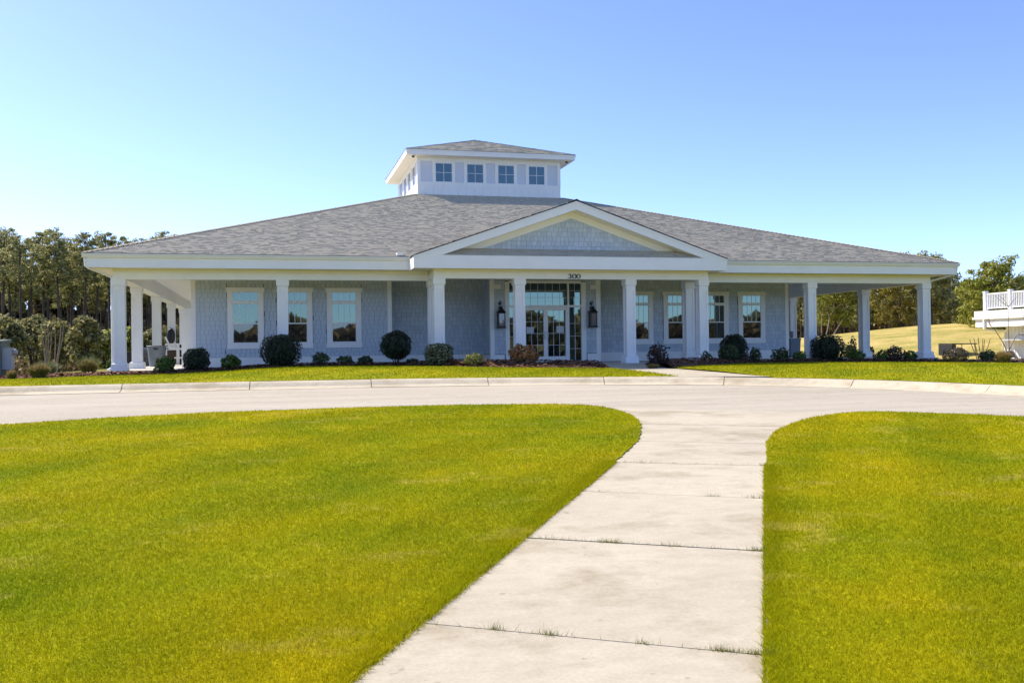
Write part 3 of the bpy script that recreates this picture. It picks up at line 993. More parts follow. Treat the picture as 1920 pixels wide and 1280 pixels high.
cb("corner_board", 'white', (WL - 0.032, WL + 0.13, DL - 0.035, DL - 0.002, SK + 0.026, 3.6), (WL - 0.034, WL - 0.001, DL - 0.001, DL + 0.15, SK + 0.026, 3.6))
cb("corner_board", 'white', (-6.36, -6.198, DL - 0.035, DL - 0.002, SK + 0.026, 3.6), (-6.229, -6.198, DL - 0.001, DL + 0.15, SK + 0.026, 3.6))
cb("corner_board", 'white', (WR - 0.13, WR + 0.032, DR - 0.035, DR - 0.002, SK + 0.026, 3.6), (WR + 0.001, WR + 0.034, DR - 0.001, DR + 0.15, SK + 0.026, 3.6))
cb("corner_board", 'white', (-2.334, -2.17, DL - 0.007, DL + 0.028, SK + 0.001, 3.3), (-2.333, -2.301, DL + 0.03, DL + 0.16, SK + 0.001, 3.3))
cb("corner_board", 'white', (2.06, 2.254, DL - 0.007, DL + 0.028, SK + 0.001, 3.3), (2.221, 2.253, DL + 0.03, DL + 0.16, SK + 0.001, 3.3))
cb("lintel_board", 'white', (-2.166, -1.90, DL - 0.004, DL + 0.028, 2.93, 3.10), (1.83, 2.056, DL - 0.004, DL + 0.028, 2.93, 3.10))

# windows
def window(cx, y):
    z0, z1, h = WZ0, WZ1, WHW
    mb = MB()
    mb.box(cx - h + 0.03, cx - 0.46, y - 0.035, y - 0.001, z0 + 0.19, z1 - 0.16)
    mb.box(cx + 0.46, cx + h - 0.03, y - 0.035, y - 0.001, z0 + 0.19, z1 - 0.16)
    mb.box(cx - h + 0.015, cx + h - 0.015, y - 0.037, y - 0.001, z0, z0 + 0.189)
    mb.box(cx - h, cx + h, y - 0.045, y - 0.001, z1 - 0.159, z1 - 0.03)
    mb.box(cx - h - 0.025, cx + h + 0.025, y - 0.07, y - 0.001, z1 - 0.029, z1)
    win = mb.build("window", M['white'], club)
    f = MB()
    q = y - 0.028
    zb, zm, zu, zt0, zt = 0.925, 1.62, 2.345, 2.465, 2.77
    for s_ in (-1, 1):
        f.box(cx + s_ * 0.43, cx + s_ * 0.4595, q, y - 0.002, zb - 0.044, zt + 0.019)
    f.box(cx - 0.43, cx + 0.43, q, y - 0.002, zb - 0.044, zb)
    f.box(cx - 0.43, cx + 0.43, q - 0.004, y - 0.002, zm - 0.022, zm + 0.022)
    f.box(cx - 0.43, cx + 0.43, q - 0.008, y - 0.002, zu, zt0)
    f.box(cx - 0.43, cx + 0.43, q, y - 0.002, zt, zt + 0.019)
    f.build("frame", M['vinyl'], win)
    def pane(z_0, z_1, mat, dy):
        MB().box(cx - 0.43, cx + 0.43, y - dy, y - 0.003, z_0, z_1).build("pane", M[mat], win)
    pane(zb, zm - 0.022, 'screen', 0.006)
    pane(zm + 0.022, zu, 'glass', 0.010)
    pane(zt0, zt, 'glass', 0.010)
    g = MB()
    for k in (1, 2, 3):
        xm = cx - 0.43 + 0.86 * k / 4
        g.box(xm - 0.011, xm + 0.011, y - 0.016, y - 0.0105, zm + 0.022, zu)
        g.box(xm - 0.011, xm + 0.011, y - 0.016, y - 0.0105, zt0, zt)
    g.build("glazing_bar", M['vinyl'], win)
for c in winL:
    window(c, DL - 0.018)
for c in winR:
    window(c, DR - 0.018)

# entrance: double door, sidelights, transom
YD = DL + 0.06
yf = DL + 0.01
ent = cb("entrance_frame", 'white', (-1.72, -1.55, yf - 0.02, YD + 0.1, 0.0, 3.22), (1.43, 1.63, yf - 0.02, YD + 0.1, 0.0, 3.22),
         (-1.549, 1.429, yf - 0.02, YD + 0.1, 3.165, 3.26), (-1.549, 1.429, yf - 0.01, YD + 0.08, 2.21, 2.29),
         (-1.02, -0.97, yf, YD + 0.08, 0.0, 2.209), (0.86, 0.93, yf, YD + 0.08, 0.0, 2.209),
         (-1.02, -0.97, yf, YD + 0.08, 2.291, 3.164), (0.86, 0.93, yf, YD + 0.08, 2.291, 3.164),
         (-1.549, -1.021, yf, YD + 0.08, 0.0, 0.08), (0.931, 1.429, yf, YD + 0.08, 0.0, 0.08))
def glazed(parent, x0, x1, z0, z1, cols, rows, y=YD):
    MB().box(x0, x1, y + 0.02, y + 0.03, z0, z1).build("pane", M['glass'], parent)
    g = MB()
    for k in range(1, cols):
        xm = x0 + (x1 - x0) * k / cols
        g.box(xm - 0.0065, xm + 0.0065, y + 0.008, y + 0.0195, z0, z1)
    for zz in rows:
        g.box(x0, x1, y + 0.010, y + 0.0192, zz - 0.0065, zz + 0.0065)
    g.build("glazing_bar", M['vinyl'], parent)
glazed(ent, -1.549, -1.021, 0.081, 2.209, 2, (0.55, 1.05, 1.56))
glazed(ent, 0.931, 1.429, 0.081, 2.209, 2, (0.55, 1.05, 1.56))
glazed(ent, -0.969, 0.859, 2.291, 3.164, 6, (2.60, 2.88))
glazed(ent, 0.931, 1.429, 2.291, 3.164, 2, (2.60, 2.88))
glazed(ent, -1.549, -1.021, 2.291, 3.164, 2, (2.60, 2.88))
for x0, x1, hx in ((-0.966, -0.062, -0.12), (-0.058, 0.856, 0.01)):
    dmb = MB()
    dmb.box(x0, x0 + 0.085, yf + 0.005, YD + 0.06, 0.015, 2.205).box(x1 - 0.085, x1, yf + 0.005, YD + 0.06, 0.015, 2.205)
    dmb.box(x0 + 0.0851, x1 - 0.0851, yf + 0.006, YD + 0.06, 0.015, 0.25).box(x0 + 0.0851, x1 - 0.0851, yf + 0.006, YD + 0.06, 2.09, 2.205)
    door = dmb.build("door", M['white'], club)
    glazed(door, x0 + 0.086, x1 - 0.086, 0.251, 2.089, 3, (0.70, 1.17, 1.64))
    hmb = MB()
    hmb.tube([(hx, yf + 0.005, 1.22), (hx, yf - 0.06, 1.22), (hx, yf - 0.07, 1.20), (hx, yf - 0.07, 0.98), (hx, yf - 0.06, 0.96), (hx, yf + 0.005, 0.96)], 0.013, 8)
    hmb.build("handle", M['steel'], door)

# columns
colA = None
def column(x, y):
    global colA
    if colA is None:
        mb = MB()
        a, b = 0.150, 0.180
        z0, z1 = 0.27, 2.82
        mb.box(-a, a, -a, a, z0, z1)
        for s_ in (-1, 1):
            for t_ in (-1, 1):
                mb.box(s_ * b, s_ * (b - 0.075), t_ * b, t_ * (b - 0.075), z0, z1)
        for (zz0, zz1) in ((z0, z0 + 0.10), (z1 - 0.16, z1)):
            for s_ in (-1, 1):
                mb.box(-(b - 0.076), b - 0.076, s_ * a, s_ * (b - 0.001), zz0, zz1)
                mb.box(s_ * a, s_ * (b - 0.001), -(b - 0.076), b - 0.076, zz0, zz1)
        colA = mb.build("column", M['white'], club)
        bs = MB().frustum(0, 0, 0.262, 0.25, 0.0, 0.22).frustum(0, 0, 0.25, 0.185, 0.2201, 0.268)
        bs.build("base", M['white'], colA)
        cp = MB().frustum(0, 0, 0.185, 0.212, 2.815, 2.85).frustum(0, 0, 0.212, 0.214, 2.8501, ZB + 0.01)
        cp.build("cap", M['white'], colA)
        colA.location = (x, y, 0)
        return colA
    c = colA.copy()
    COL.objects.link(c)
    c.parent = club
    c.location = (x, y, 0)
    for ch in list(colA.children):
        d = ch.copy()
        COL.objects.link(d)
        d.parent = c
    return c
SIDE_Y = [4.115, 10.3, 16.5, 22.7, 27.6, 31.6]
for x in (-W0, -X2, -P1, P1, X2, W0):
    column(x, 0)
for x in (-P1, -P2, P2, P1):
    column(x, YP)
for y in SIDE_Y:
    column(-W0, y)
    column(W0, y)

# beams, soffits, fascias, gutters
bh = 0.19
def beam(*boxes):
    return cb("beam", 'white', *boxes)
for s_ in (-1, 1):
    a, b = sorted((s_ * (W0 + bh), s_ * (P1 + bh + 0.002)))
    beam((a, b, -bh, bh, ZB, 3.27))
    cb("frieze", 'soffit', (a + 0.004, b - 0.004, -bh + 0.02, bh - 0.02, 3.2701, 3.63))
    # side beam
    x = s_ * W0
    beam((x - bh, x + bh, bh + 0.001, YB, ZB, 3.27))
    cb("frieze", 'soffit', (x - bh + 0.02, x + bh - 0.02, bh + 0.001, YB, 3.2701, 3.63))
    # portico side beams
    x = s_ * P1
    beam((x - bh, x + bh, YP + bh + 0.001, bh + 0.001, ZB, 3.27))
    cb("frieze", 'soffit', (x - bh + 0.02, x + bh - 0.02, YP + bh + 0.001, bh + 0.001, 3.2701, 3.63))
beam((-P1 - bh, P1 + bh, YP - bh, YP + bh, ZB, 3.29))
cb("frieze", 'soffit', (-P1 - bh + 0.004, P1 + bh - 0.004, YP - bh + 0.02, YP + bh - 0.02, 3.2901, 3.63))
# vertical board cladding on the inner faces of the side beams
for s_ in (-1, 1):
    mb = MB()
    xi = s_ * (W0 - bh)
    y = 0.25
    while y < 24:
        mb.box(xi - s_ * 0.001, xi - s_ * 0.018, y, y + 0.135, ZB + 0.012, 3.61)
        y += 0.15
    tag(mb.build("beam_cladding", M['soffit'], club), kind='stuff')
mbb = MB()
for x0, x1 in ((-15.3, -5.3), (5.3, 15.3)):
    pass
# porch ceiling of grooved boards
cb("ceiling", 'soffit', (-W0 + bh, W0 - bh, bh + 0.001, 29, 3.60, 3.63), (-P1 + bh, P1 - bh, YP + bh + 0.001, bh, 3.601, 3.631))
# eaves: soffit, fascia, gutter on four sides
YEB = YB + 0.9
XPL, XPR = -5.97, 5.62                     # ends of the portico eave
YPE = -2.037
cb("soffit", 'soffit', (-E + 0.02, -P1 - bh, YE + 0.02, -bh - 0.001, ZSOF, ZSOF + 0.02), (P1 + bh, E - 0.02, YE + 0.02, -bh - 0.001, ZSOF, ZSOF + 0.02),
   (-E + 0.02, -W0 - bh - 0.001, -bh, YEB - 0.02, ZSOF, ZSOF + 0.02), (W0 + bh + 0.001, E - 0.02, -bh, YEB - 0.02, ZSOF, ZSOF + 0.02))
cb("fascia", 'white', (-E, XPL - 0.002, YE, YE + 0.025, ZSOF - 0.01, ZF))
cb("fascia", 'white', (XPR + 0.002, E, YE, YE + 0.025, ZSOF - 0.01, ZF))
cb("fascia", 'white', (-E, -E + 0.025, YE + 0.026, YEB, ZSOF - 0.01, ZF))
cb("fascia", 'white', (E - 0.025, E, YE + 0.026, YEB, ZSOF - 0.01, ZF))
cb("fascia", 'white', (-E, E, YEB + 0.001, YEB + 0.026, ZSOF - 0.01, ZF))
def gutter(p, q, out):
    """K-style gutter swept from p to q, out = outward unit vector"""
    pr = [(0.0, 0.0), (0.055, 0.0), (0.075, 0.02), (0.085, 0.06), (0.12, 0.085), (0.125, 0.125), (0.11, 0.125), (0.105, 0.095), (0.0, 0.10)]
    mb = MB()
    poly = [(p[0] + out[0] * a, p[1] + out[1] * a, ZF - 0.012 + b) for a, b in pr]
    mb.extr(poly, (q[0] - p[0], q[1] - p[1], 0))
    return mb.build("gutter", M['vinyl'], club)
gutter((-E - 0.12, YE, 0), (XPL - 0.01, YE, 0), (0, -1))
gutter((XPR + 0.01, YE, 0), (E + 0.12, YE, 0), (0, -1))
gutter((-E, YE + 0.001, 0), (-E, YEB, 0), (-1, 0))
gutter((E, YE + 0.001, 0), (E, YEB, 0), (1, 0))
# downspouts at the front corners
for s_ in (-1, 1):
    x = s_ * (W0 + 0.225)
    mb = MB()
    mb.tube([(s_ * (E + 0.03), YE - 0.02, ZF - 0.02), (s_ * (E + 0.03), YE + 0.05, 3.42), (s_ * (E - 0.05), YE + 0.10, 3.36), (s_ * (W0 + 0.34), -0.16, 3.18),
             (x, -0.06, 3.10), (x, -0.06, 3.0), (x, -0.06, 0.30), (x, -0.06, 0.12), (x + s_ * 0.16, -0.12, 0.02)], 0.042, 8)
    mb.build("downspout", M['vinyl'], club)

# ---- roofs
def roof_tabs(p00, p10, p11, p01, expo, tabw, keep=None, mat='roof', seedw=0.3):
    """asphalt shingle tabs on the quad p00-p10 (eave) / p01-p11 (top)"""
    p00, p10, p11, p01 = [np.array(p, float) for p in (p00, p10, p11, p01)]
    e = (p10 - p00) / np.linalg.norm(p10 - p00)
    up = p01 - p00
    up = up - e * (up @ e)
    Ls = np.linalg.norm(up)
    up /= Ls
    n = np.cross(e, up)
    if n[2] < 0:
        n = -n
    xl = (p01 - p00) @ e
    x0len = np.linalg.norm(p10 - p00)
    xr = (p11 - p00) @ e
    V, Fc = [], []
    nr = int(Ls / expo) + 1
    for k in range(nr):
        t = k * expo
        tt = min(t + expo * 1.12, Ls)
        if t > Ls - 0.02:
            break
        a = xl * t / Ls
        b = x0len + (xr - x0len) * t / Ls
        cuts = [a]
        x = a - rng.random() * tabw
        while x < b:
            x += tabw * rng.uniform(0.45, 1.6)
            if a < x < b:
                cuts.append(x)
        cuts.append(b)
        cuts = np.array(cuts)
        x0, x1 = cuts[:-1], cuts[1:]
        th = np.where(rng.random(len(x0)) < 0.62, rng.uniform(0.002, 0.005, len(x0)), rng.uniform(0.014, 0.022, len(x0)))
        dt = np.where(th > 0.008, -rng.random(len(x0)) * 0.006, 0)
        if keep is not None:
            mid = p00[None] + e[None] * ((x0 + x1) / 2)[:, None] + up[None] * (t + expo / 2)
            kk = keep(mid)
            x0, x1, th, dt = x0[kk], x1[kk], th[kk], dt[kk]
        if len(x0) == 0:
            continue
        def P(xx, yy, hh):
            return p00[None] + e[None] * xx[:, None] + up[None] * (yy[:, None] if hasattr(yy, '__len__') else yy) + n[None] * (hh[:, None] if hasattr(hh, '__len__') else hh)
        q = np.stack([P(x0, t + dt, np.zeros_like(x0)), P(x1, t + dt, np.zeros_like(x0)), P(x0, t + dt, th), P(x1, t + dt, th),
                      P(x0, np.full_like(x0, tt), th * 0.0 + 0.002), P(x1, np.full_like(x0, tt), th * 0.0 + 0.002)], 1)
        o_ = sum(len(v) for v in V)
        V.append(q.reshape(-1, 3))
        I = o_ + np.arange(len(x0))[:, None] * 6
        Fc.append(np.concatenate([I + np.array([0, 1, 3, 2]), I + np.array([2, 3, 5, 4]), I + np.array([0, 2, 4, 4]) * 1 if False else I + np.array([2, 3, 5, 4])])[: 2 * len(x0)])
    o_ = np_mesh("roof_shingles", np.concatenate(V), np.concatenate(Fc), M[mat])
    return tag(o_, kind='stuff')
EG = E + 0.085
YG = YE - 0.085
YGB = YEB + 0.085
CBZ = 8.222
cF = [(-EG, YG, ZG), (EG, YG, ZG), (XC, YC, CBZ), (-XC, YC, CBZ)]
cL = [(-EG, YGB, ZG), (-EG, YG, ZG), (-XC, YC, CBZ), (-XC, YCB, CBZ)]
cR = [(EG, YG, ZG), (EG, YGB, ZG), (XC, YCB, CBZ), (XC, YC, CBZ)]
cB = [(EG, YGB, ZG), (-EG, YGB, ZG), (-XC, YCB, CBZ), (XC, YCB, CBZ)]
roof = MB()
for q in (cF, cL, cR, cB):
    roof.add([(p[0], p[1], p[2] - 0.004) for p in q], [(0, 1, 2, 3)])
roof_o = roof.build("roof", M['roof_under'], club)
# portico gable roof
AX = -0.175
AZ = 5.79
PS = 0.344
def port_z(x):
    return AZ - PS * np.abs(x - AX)
def main_z(y):
    return ZG + (CBZ - ZG) * (y - YG) / (YC - YG)
def keep_main(m_):
    return ~((port_z(m_[:, 0]) > m_[:, 2] + 0.02) & (m_[:, 1] < 6))
for q, ex_, tw, kp in ((cF, 0.142, 0.155, keep_main), (cL, 0.142, 0.9, None), (cR, 0.142, 0.9, None), (cB, 0.284, 2.0, None)):
    o_ = roof_tabs(*q, ex_, tw, kp)
    o_.parent = roof_o
# hip caps
caps = MB()
for a, b in ((cF[0], cF[3]), (cF[1], cF[2]), (cB[0], cB[3]), (cB[1], cB[2])):
    a, b = np.array(a), np.array(b)
    Ls = np.linalg.norm(b - a)
    d = (b - a) / Ls
    sd = np.cross(d, (0, 0, 1))
    sd /= np.linalg.norm(sd)
    nrm = np.cross(sd, d)
    k = 0.0
    while k < Ls - 0.3:
        p, q_ = a + d * k, a + d * (k + 0.24)
        h0, h1 = 0.045, 0.032
        w = 0.12
        caps.add([p + nrm * h0, q_ + nrm * h1, q_ + sd * w - nrm * 0.005, p + sd * w + nrm * 0.008, q_ - sd * w - nrm * 0.005, p - sd * w + nrm * 0.008, p - nrm * 0.01],
                 [(0, 3, 2, 1), (0, 1, 4, 5), (0, 5, 6), (0, 6, 3)])
        k += 0.2
tag(caps.build("hip_shingles", M['roof'], roof_o), kind='stuff')
# portico roof planes and covering
XL_, XR_ = XPL - 0.03, XPR + 0.03
YR = 5.0
zl_, zr_ = float(port_z(XL_)), float(port_z(XR_))
def y_main(z):
    return YG + (z - ZG) / (CBZ - ZG) * (YC - YG)
pl = [(XL_, y_main(zl_) , zl_), (XL_, YPE - 0.03, zl_), (AX, YPE - 0.03, AZ), (AX, y_main(AZ), AZ)]
pr_ = [(XR_, YPE - 0.03, zr_), (XR_, y_main(zr_), zr_), (AX, y_main(AZ), AZ), (AX, YPE - 0.03, AZ)]
pr = MB()
for q in (pl, pr_):
    pr.add([(p[0], p[1], p[2]) for p in q], [(0, 1, 2, 3)])
    pr.add([(p[0], p[1], p[2] - 0.03) for p in q], [(3, 2, 1, 0)])
proof = pr.build("portico_roof", M['roof_under'], club)
for q in (pl, pr_):
    o_ = roof_tabs(*q, 0.142, 0.26)
    o_.parent = proof
rc = MB()
y = YPE - 0.03
while y < y_main(AZ):
    rc.add([(AX, y, AZ + 0.045), (AX, y + 0.24, AZ + 0.032), (AX + 0.14, y + 0.24, AZ - 0.035), (AX + 0.14, y, AZ - 0.022), (AX - 0.14, y + 0.24, AZ - 0.035), (AX - 0.14, y, AZ - 0.022)],
           [(0, 3, 2, 1), (0, 1, 4, 5)])
    y += 0.2
tag(rc.build("ridge_shingles", M['roof'], proof), kind='stuff')
# portico rake boards: from eave ends to the apex
RH = 0.30
def rake(xa, xb, ya, yb, top, h, name, mat):
    za, zb_ = float(port_z(xa)) + top, float(port_z(xb)) + top
    mb = MB()
    mb.hexa([(xa, ya, za - h), (xb, ya, zb_ - h), (xb, yb, zb_ - h), (xa, yb, za - h),
             (xa, ya, za), (xb, ya, zb_), (xb, yb, zb_), (xa, yb, za)])
    return mb.build(name, M[mat], club)
rake(XPL, AX - 0.0, YPE, YPE + 0.03, -0.035, RH, "rake_board", 'white')
rake(AX + 0.001, XPR, YPE, YPE + 0.03, -0.035, RH, "rake_board", 'white')
rake(XPL - 0.01, AX, YPE - 0.022, YPE - 0.001, -0.033, 0.085, "rake_trim", 'vinyl')
rake(AX + 0.001, XPR + 0.01, YPE - 0.022, YPE - 0.001, -0.033, 0.085, "rake_trim", 'vinyl')
# sloping soffits and frieze of the gable
YGW = -1.40
for xa, xb in ((XPL + 0.05, AX), (AX + 0.001, XPR - 0.05)):
    rake(xa, xb, YPE + 0.031, YGW + 0.1, -0.30, 0.02, "gable_soffit", 'soffit')
rake(XPL + 1.35, AX, YGW - 0.03, YGW - 0.001, -0.325, 0.235, "gable_frieze", 'soffit')
rake(AX + 0.001, XPR - 1.35, YGW - 0.03, YGW - 0.001, -0.325, 0.235, "gable_frieze", 'soffit')
gw = MB()
zt_ = 3.75
gw.extr([(AX - (AZ - 0.33 - zt_) / PS, YGW, zt_), (AX + (AZ - 0.33 - zt_) / PS, YGW, zt_), (AX, YGW, AZ - 0.33)], (0, 0.12, 0))
gable = gw.build("gable_wall", M['siding_back'], club)
clipf = lambda x: float(port_z(x)) - 0.50
shg = shingle_rect(-4.4, 4.0, YGW, 4.05, 5.4, clip=lambda x: clipf(x), ex=0.17)
siding_stuff(shg, YGW, gable, clip=clipf)
# pent roof under the gable and the portico eave box
ZP0, ZP1 = 3.80, 4.10
pent = MB()
pent.add([(XPL + 0.1, YPE + 0.03, ZP0 - 0.01), (XPR - 0.1, YPE + 0.03, ZP0 - 0.01), (XPR - 0.9, YGW + 0.005, ZP1), (XPL + 0.9, YGW + 0.005, ZP1)], [(0, 1, 2, 3)])
pent_o = pent.build("pent_roof", M['roof_under'], club)
o_ = roof_tabs((XPL + 0.62, YPE + 0.01, ZP0), (XPR - 0.58, YPE + 0.01, ZP0), (XPR - 1.2, YGW - 0.012, ZP1), (XPL + 1.2, YGW - 0.012, ZP1), 0.125, 0.26)
o_.parent = pent_o
cb("eave_board", 'white', (XPL, XPR, YPE - 0.001, YPE + 0.024, 3.345, 3.615), (XPL, XPR, YPE + 0.006, YPE + 0.024, 3.6155, 3.79))
cb("eave_board", 'white', (XPL, XPL + 0.025, YPE + 0.0245, YE + 0.3, 3.345, 3.79), (XPR - 0.025, XPR, YPE + 0.0245, YE + 0.3, 3.345, 3.79))
cb("eave_board", 'white', (XPL + 0.026, XPR - 0.026, YPE + 0.0245, YPE + 0.05, 3.79, 3.80))
cb("soffit", 'soffit', (XPL + 0.026, XPR - 0.026, YPE + 0.025, YP - bh - 0.001, ZSOF - 0.012, ZSOF + 0.008),
   (XPL + 0.026, -P1 - bh - 0.001, YP - bh, YE + 0.019, ZSOF - 0.012, ZSOF + 0.008), (P1 + bh + 0.001, XPR - 0.026, YP - bh, YE + 0.019, ZSOF - 0.012, ZSOF + 0.008))

# house number 300 on the portico beam
def stroke(mb, pts, wid, y, th=0.02):
    n = len(pts)
    Lp, Rp = [], []
    for i in range(n):
        a, b = pts[max(i - 1, 0)], pts[min(i + 1, n - 1)]
        dx, dz = b[0] - a[0], b[1] - a[1]
        l = math.hypot(dx, dz) or 1
        w = wid[i] / 2
        Lp.append((pts[i][0] - dz / l * w, pts[i][1] + dx / l * w))
        Rp.append((pts[i][0] + dz / l * w, pts[i][1] - dx / l * w))
    for i in range(n - 1):
        q = [Lp[i], Rp[i], Rp[i + 1], Lp[i + 1]]
        mb.hexa([(x, y, z) for x, z in q] + [(x, y - th, z) for x, z in q])
num = MB()
num_o = None
yb_ = YP - bh - 0.001
def zero(cx, cz):
    mb = MB()
    pts, wd = [], []
    for k in range(33):
        a = 2 * PI * k / 32
        pts.append((cx + 0.062 * math.cos(a), cz + 0.078 * math.sin(a)))
        wd.append(0.012 + 0.030 * abs(math.cos(a)) ** 1.5)
    stroke(mb, pts, wd, yb_)
    return mb
def three(cx, cz):
    mb = MB()
    pts, wd = [], []
    for k in range(15):
        a = math.radians(160 - k * (160 + 75) / 14)
        pts.append((cx - 0.008 + 0.045 * math.cos(a), cz + 0.040 + 0.040 * math.sin(a)))
        wd.append(0.012 + 0.024 * max(0, math.cos(a)))
    stroke(mb, pts, wd, yb_)
    pts, wd = [], []
    for k in range(19):
        a = math.radians(88 - k * (88 + 158) / 18)
        pts.append((cx - 0.006 + 0.056 * math.cos(a), cz - 0.034 + 0.046 * math.sin(a)))
        wd.append(0.012 + 0.030 * max(0, math.cos(a)))
    stroke(mb, pts, wd, yb_)
    for sx, sz in ((-0.052, 0.052), (-0.058, -0.05)):
        mb.box(cx + sx - 0.012, cx + sx + 0.012, yb_ - 0.02, yb_, cz + sz - 0.012, cz + sz + 0.012)
    return mb
hn = bpy.data.objects.new("house_number", None)
COL.objects.link(hn)
hn.parent = club
three(-0.245, 3.15).build("digit", M['black'], hn)
zero(-0.075, 3.15).build("digit", M['black'], hn)
zero(0.085, 3.15).build("digit", M['black'], hn)

# ---- roof lantern (cupola)
cup = cb("cupola_wall", 'panel', (-XC, XC, YC, YCB, 7.2, 10.07))
cw = [(-2.352, 0), (-0.768, 0), (0.818, 0), (2.412, 0)]
CWB, CWT = 8.84, 9.765
trim = MB()
def cup_face(put):
    """put(a0,a1,z0,z1,depth,mat) places a board on one cupola face"""
    put(-XC - 0.01, XC + 0.01, 8.72, 8.835, 0.03, 'white')
    put(-XC - 0.01, XC + 0.01, 9.86, 10.068, 0.035, 'white')
    put(-XC - 0.03, -XC + 0.13, 8.836, 9.859, 0.031, 'white')
    put(XC - 0.13, XC + 0.03, 8.836, 9.859, 0.031, 'white')
    for c, _ in cw:
        put(c - 0.565, c - 0.445, 8.836, 9.859, 0.026, 'white')
        put(c + 0.445, c + 0.565, 8.836, 9.859, 0.026, 'white')
def cup_window(fx):
    for c, _ in cw:
        mb = MB()
        for b in ((c - 0.444, c - 0.40, CWB - 0.003, CWT + 0.094), (c + 0.40, c + 0.444, CWB - 0.003, CWT + 0.094), (c - 0.3995, c + 0.3995, CWT, CWT + 0.094), (c - 0.3995, c + 0.3995, CWB - 0.003, CWB + 0.03)):
            fx(mb, b, 0.022)
        win = mb.build("clerestory_window", M['vinyl'], club)
        for a0, a1 in ((c - 0.399, c - 0.012), (c + 0.012, c + 0.399)):
            for z0, z1 in ((CWB + 0.031, (CWB + CWT) / 2 + 0.004), ((CWB + CWT) / 2 + 0.026, CWT - 0.001)):
                p = MB()
                fx(p, (a0, a1, z0, z1), 0.006)
                p.build("pane", M['glass_high'], win)
        g = MB()
        fx(g, (c - 0.0115, c + 0.0115, CWB + 0.031, CWT - 0.001), 0.013)
        fx(g, (c - 0.399, c - 0.0125, (CWB + CWT) / 2 + 0.005, (CWB + CWT) / 2 + 0.025), 0.013)
        fx(g, (c + 0.0125, c + 0.399, (CWB + CWT) / 2 + 0.005, (CWB + CWT) / 2 + 0.025), 0.013)
        g.build("glazing_bar", M['vinyl'], win)
YCM = (YC + YCB) / 2
ff = lambda mb, b, d: mb.box(b[0], b[1], YC - d, YC - 0.001, b[2], b[3])
fl = lambda mb, b, d: mb.box(-XC - d, -XC - 0.001, YCM + b[0], YCM + b[1], b[2], b[3])
fr = lambda mb, b, d: mb.box(XC + 0.001, XC + d, YCM + b[0], YCM + b[1], b[2], b[3])
for fx in (ff, fl, fr):
    def put(a0, a1, z0, z1, d, mt, fx=fx):
        mb = MB()
        if fx is not ff:
            a0, a1 = max(a0, -XC + 0.001), min(a1, XC - 0.001)
        fx(mb, (a0, a1, z0, z1), d)
        mb.build("trim_board", M[mt], club)
    cup_face(put)
    cup_window(fx)
# single row of white shingles below the clerestory
x = -XC - 0.02
csh = MB()
while x < XC:
    w = 0.41 * random.uniform(0.92, 1.08)
    x1 = min(x + w, XC + 0.02)
    mb = MB()
    mb.hexa([(x + 0.006, YC - 0.028, 7.9), (x1 - 0.006, YC - 0.028, 7.9), (x1 - 0.006, YC, 7.9), (x + 0.006, YC, 7.9),
             (x + 0.006, YC - 0.018, 8.58), (x1 - 0.006, YC - 0.018, 8.58), (x1 - 0.006, YC, 8.58), (x + 0.006, YC, 8.58)])
    mb.build("white_shingle", M['white'], cup)
    x = x1
cb("cupola_band", 'white', (-XC - 0.02, XC + 0.02, YC - 0.022, YC - 0.0005, 8.581, 8.719), (-XC - 0.022, -XC - 0.0005, YC + 0.001, YCB, 7.9, 8.719), (XC + 0.0005, XC + 0.022, YC + 0.001, YCB, 7.9, 8.719))
XE_, YE0, YE1 = 4.262, 11.60, YCB + 0.635
cb("cupola_soffit", 'soffit', (-XE_ + 0.02, XE_ - 0.02, YE0 + 0.02, YE1 - 0.02, 10.07, 10.09))
for z0, z1, d in ((10.055, 10.19, 0.0), (10.1905, 10.29, 0.03)):
    cb("cupola_fascia", 'white', (-XE_ - d, XE_ + d, YE0 - d, YE0 + 0.025, z0, z1), (-XE_ - d, -XE_ + 0.025, YE0 + 0.0255, YE1 + d, z0, z1),
       (XE_ - 0.025, XE_ + d, YE0 + 0.0255, YE1 + d, z0, z1), (-XE_ + 0.0255, XE_ - 0.0255, YE1 - 0.025, YE1 + d, z0, z1))
xe, y0_, y1_ = XE_ + 0.05, YE0 - 0.05, YE1 + 0.05
CA = (0, YCM, 11.80)
CZ = 10.292
croof = MB().add([(-xe, y0_, CZ), (xe, y0_, CZ), (xe, y1_, CZ), (-xe, y1_, CZ), CA, (CA[0], CA[1], CZ)], [(0, 1, 4), (1, 2, 4), (2, 3, 4), (3, 0, 4), (0, 3, 2, 1)])
croof_o = croof.build("cupola_roof", M['roof_under'], club)
e_ = 0.02
for a, b in (((-xe, y0_), (xe, y0_)), ((xe, y0_), (xe, y1_)), ((-xe, y1_), (-xe, y0_)), ((xe, y1_), (-xe, y1_))):
    mid = np.array([CA[0], CA[1], CA[2]])
    d = np.array([b[0] - a[0], b[1] - a[1], 0]); d /= np.linalg.norm(d)
    o_ = roof_tabs((a[0], a[1], CZ + 0.004), (b[0], b[1], CZ + 0.004), mid + d * e_, mid - d * e_, 0.142, 0.26)
    o_.parent = croof_o
# plumbing boot / valley flashing by the portico
cb("valley_flashing", 'vinyl', (XPL - 0.42, XPL - 0.20, YG + 0.02, YG + 0.4, 3.87, 3.98))

# closet at the side porch
cl = cb("storage_closet", 'white', (-14.16, WL - 0.04, 6.0, 8.0, 0.0, 2.27), (-14.2, WL - 0.04, 5.96, 8.04, 2.271, 2.33))
cb("closet_door", 'white', (-14.08, -13.66, 5.965, 5.999, 0.06, 2.1))

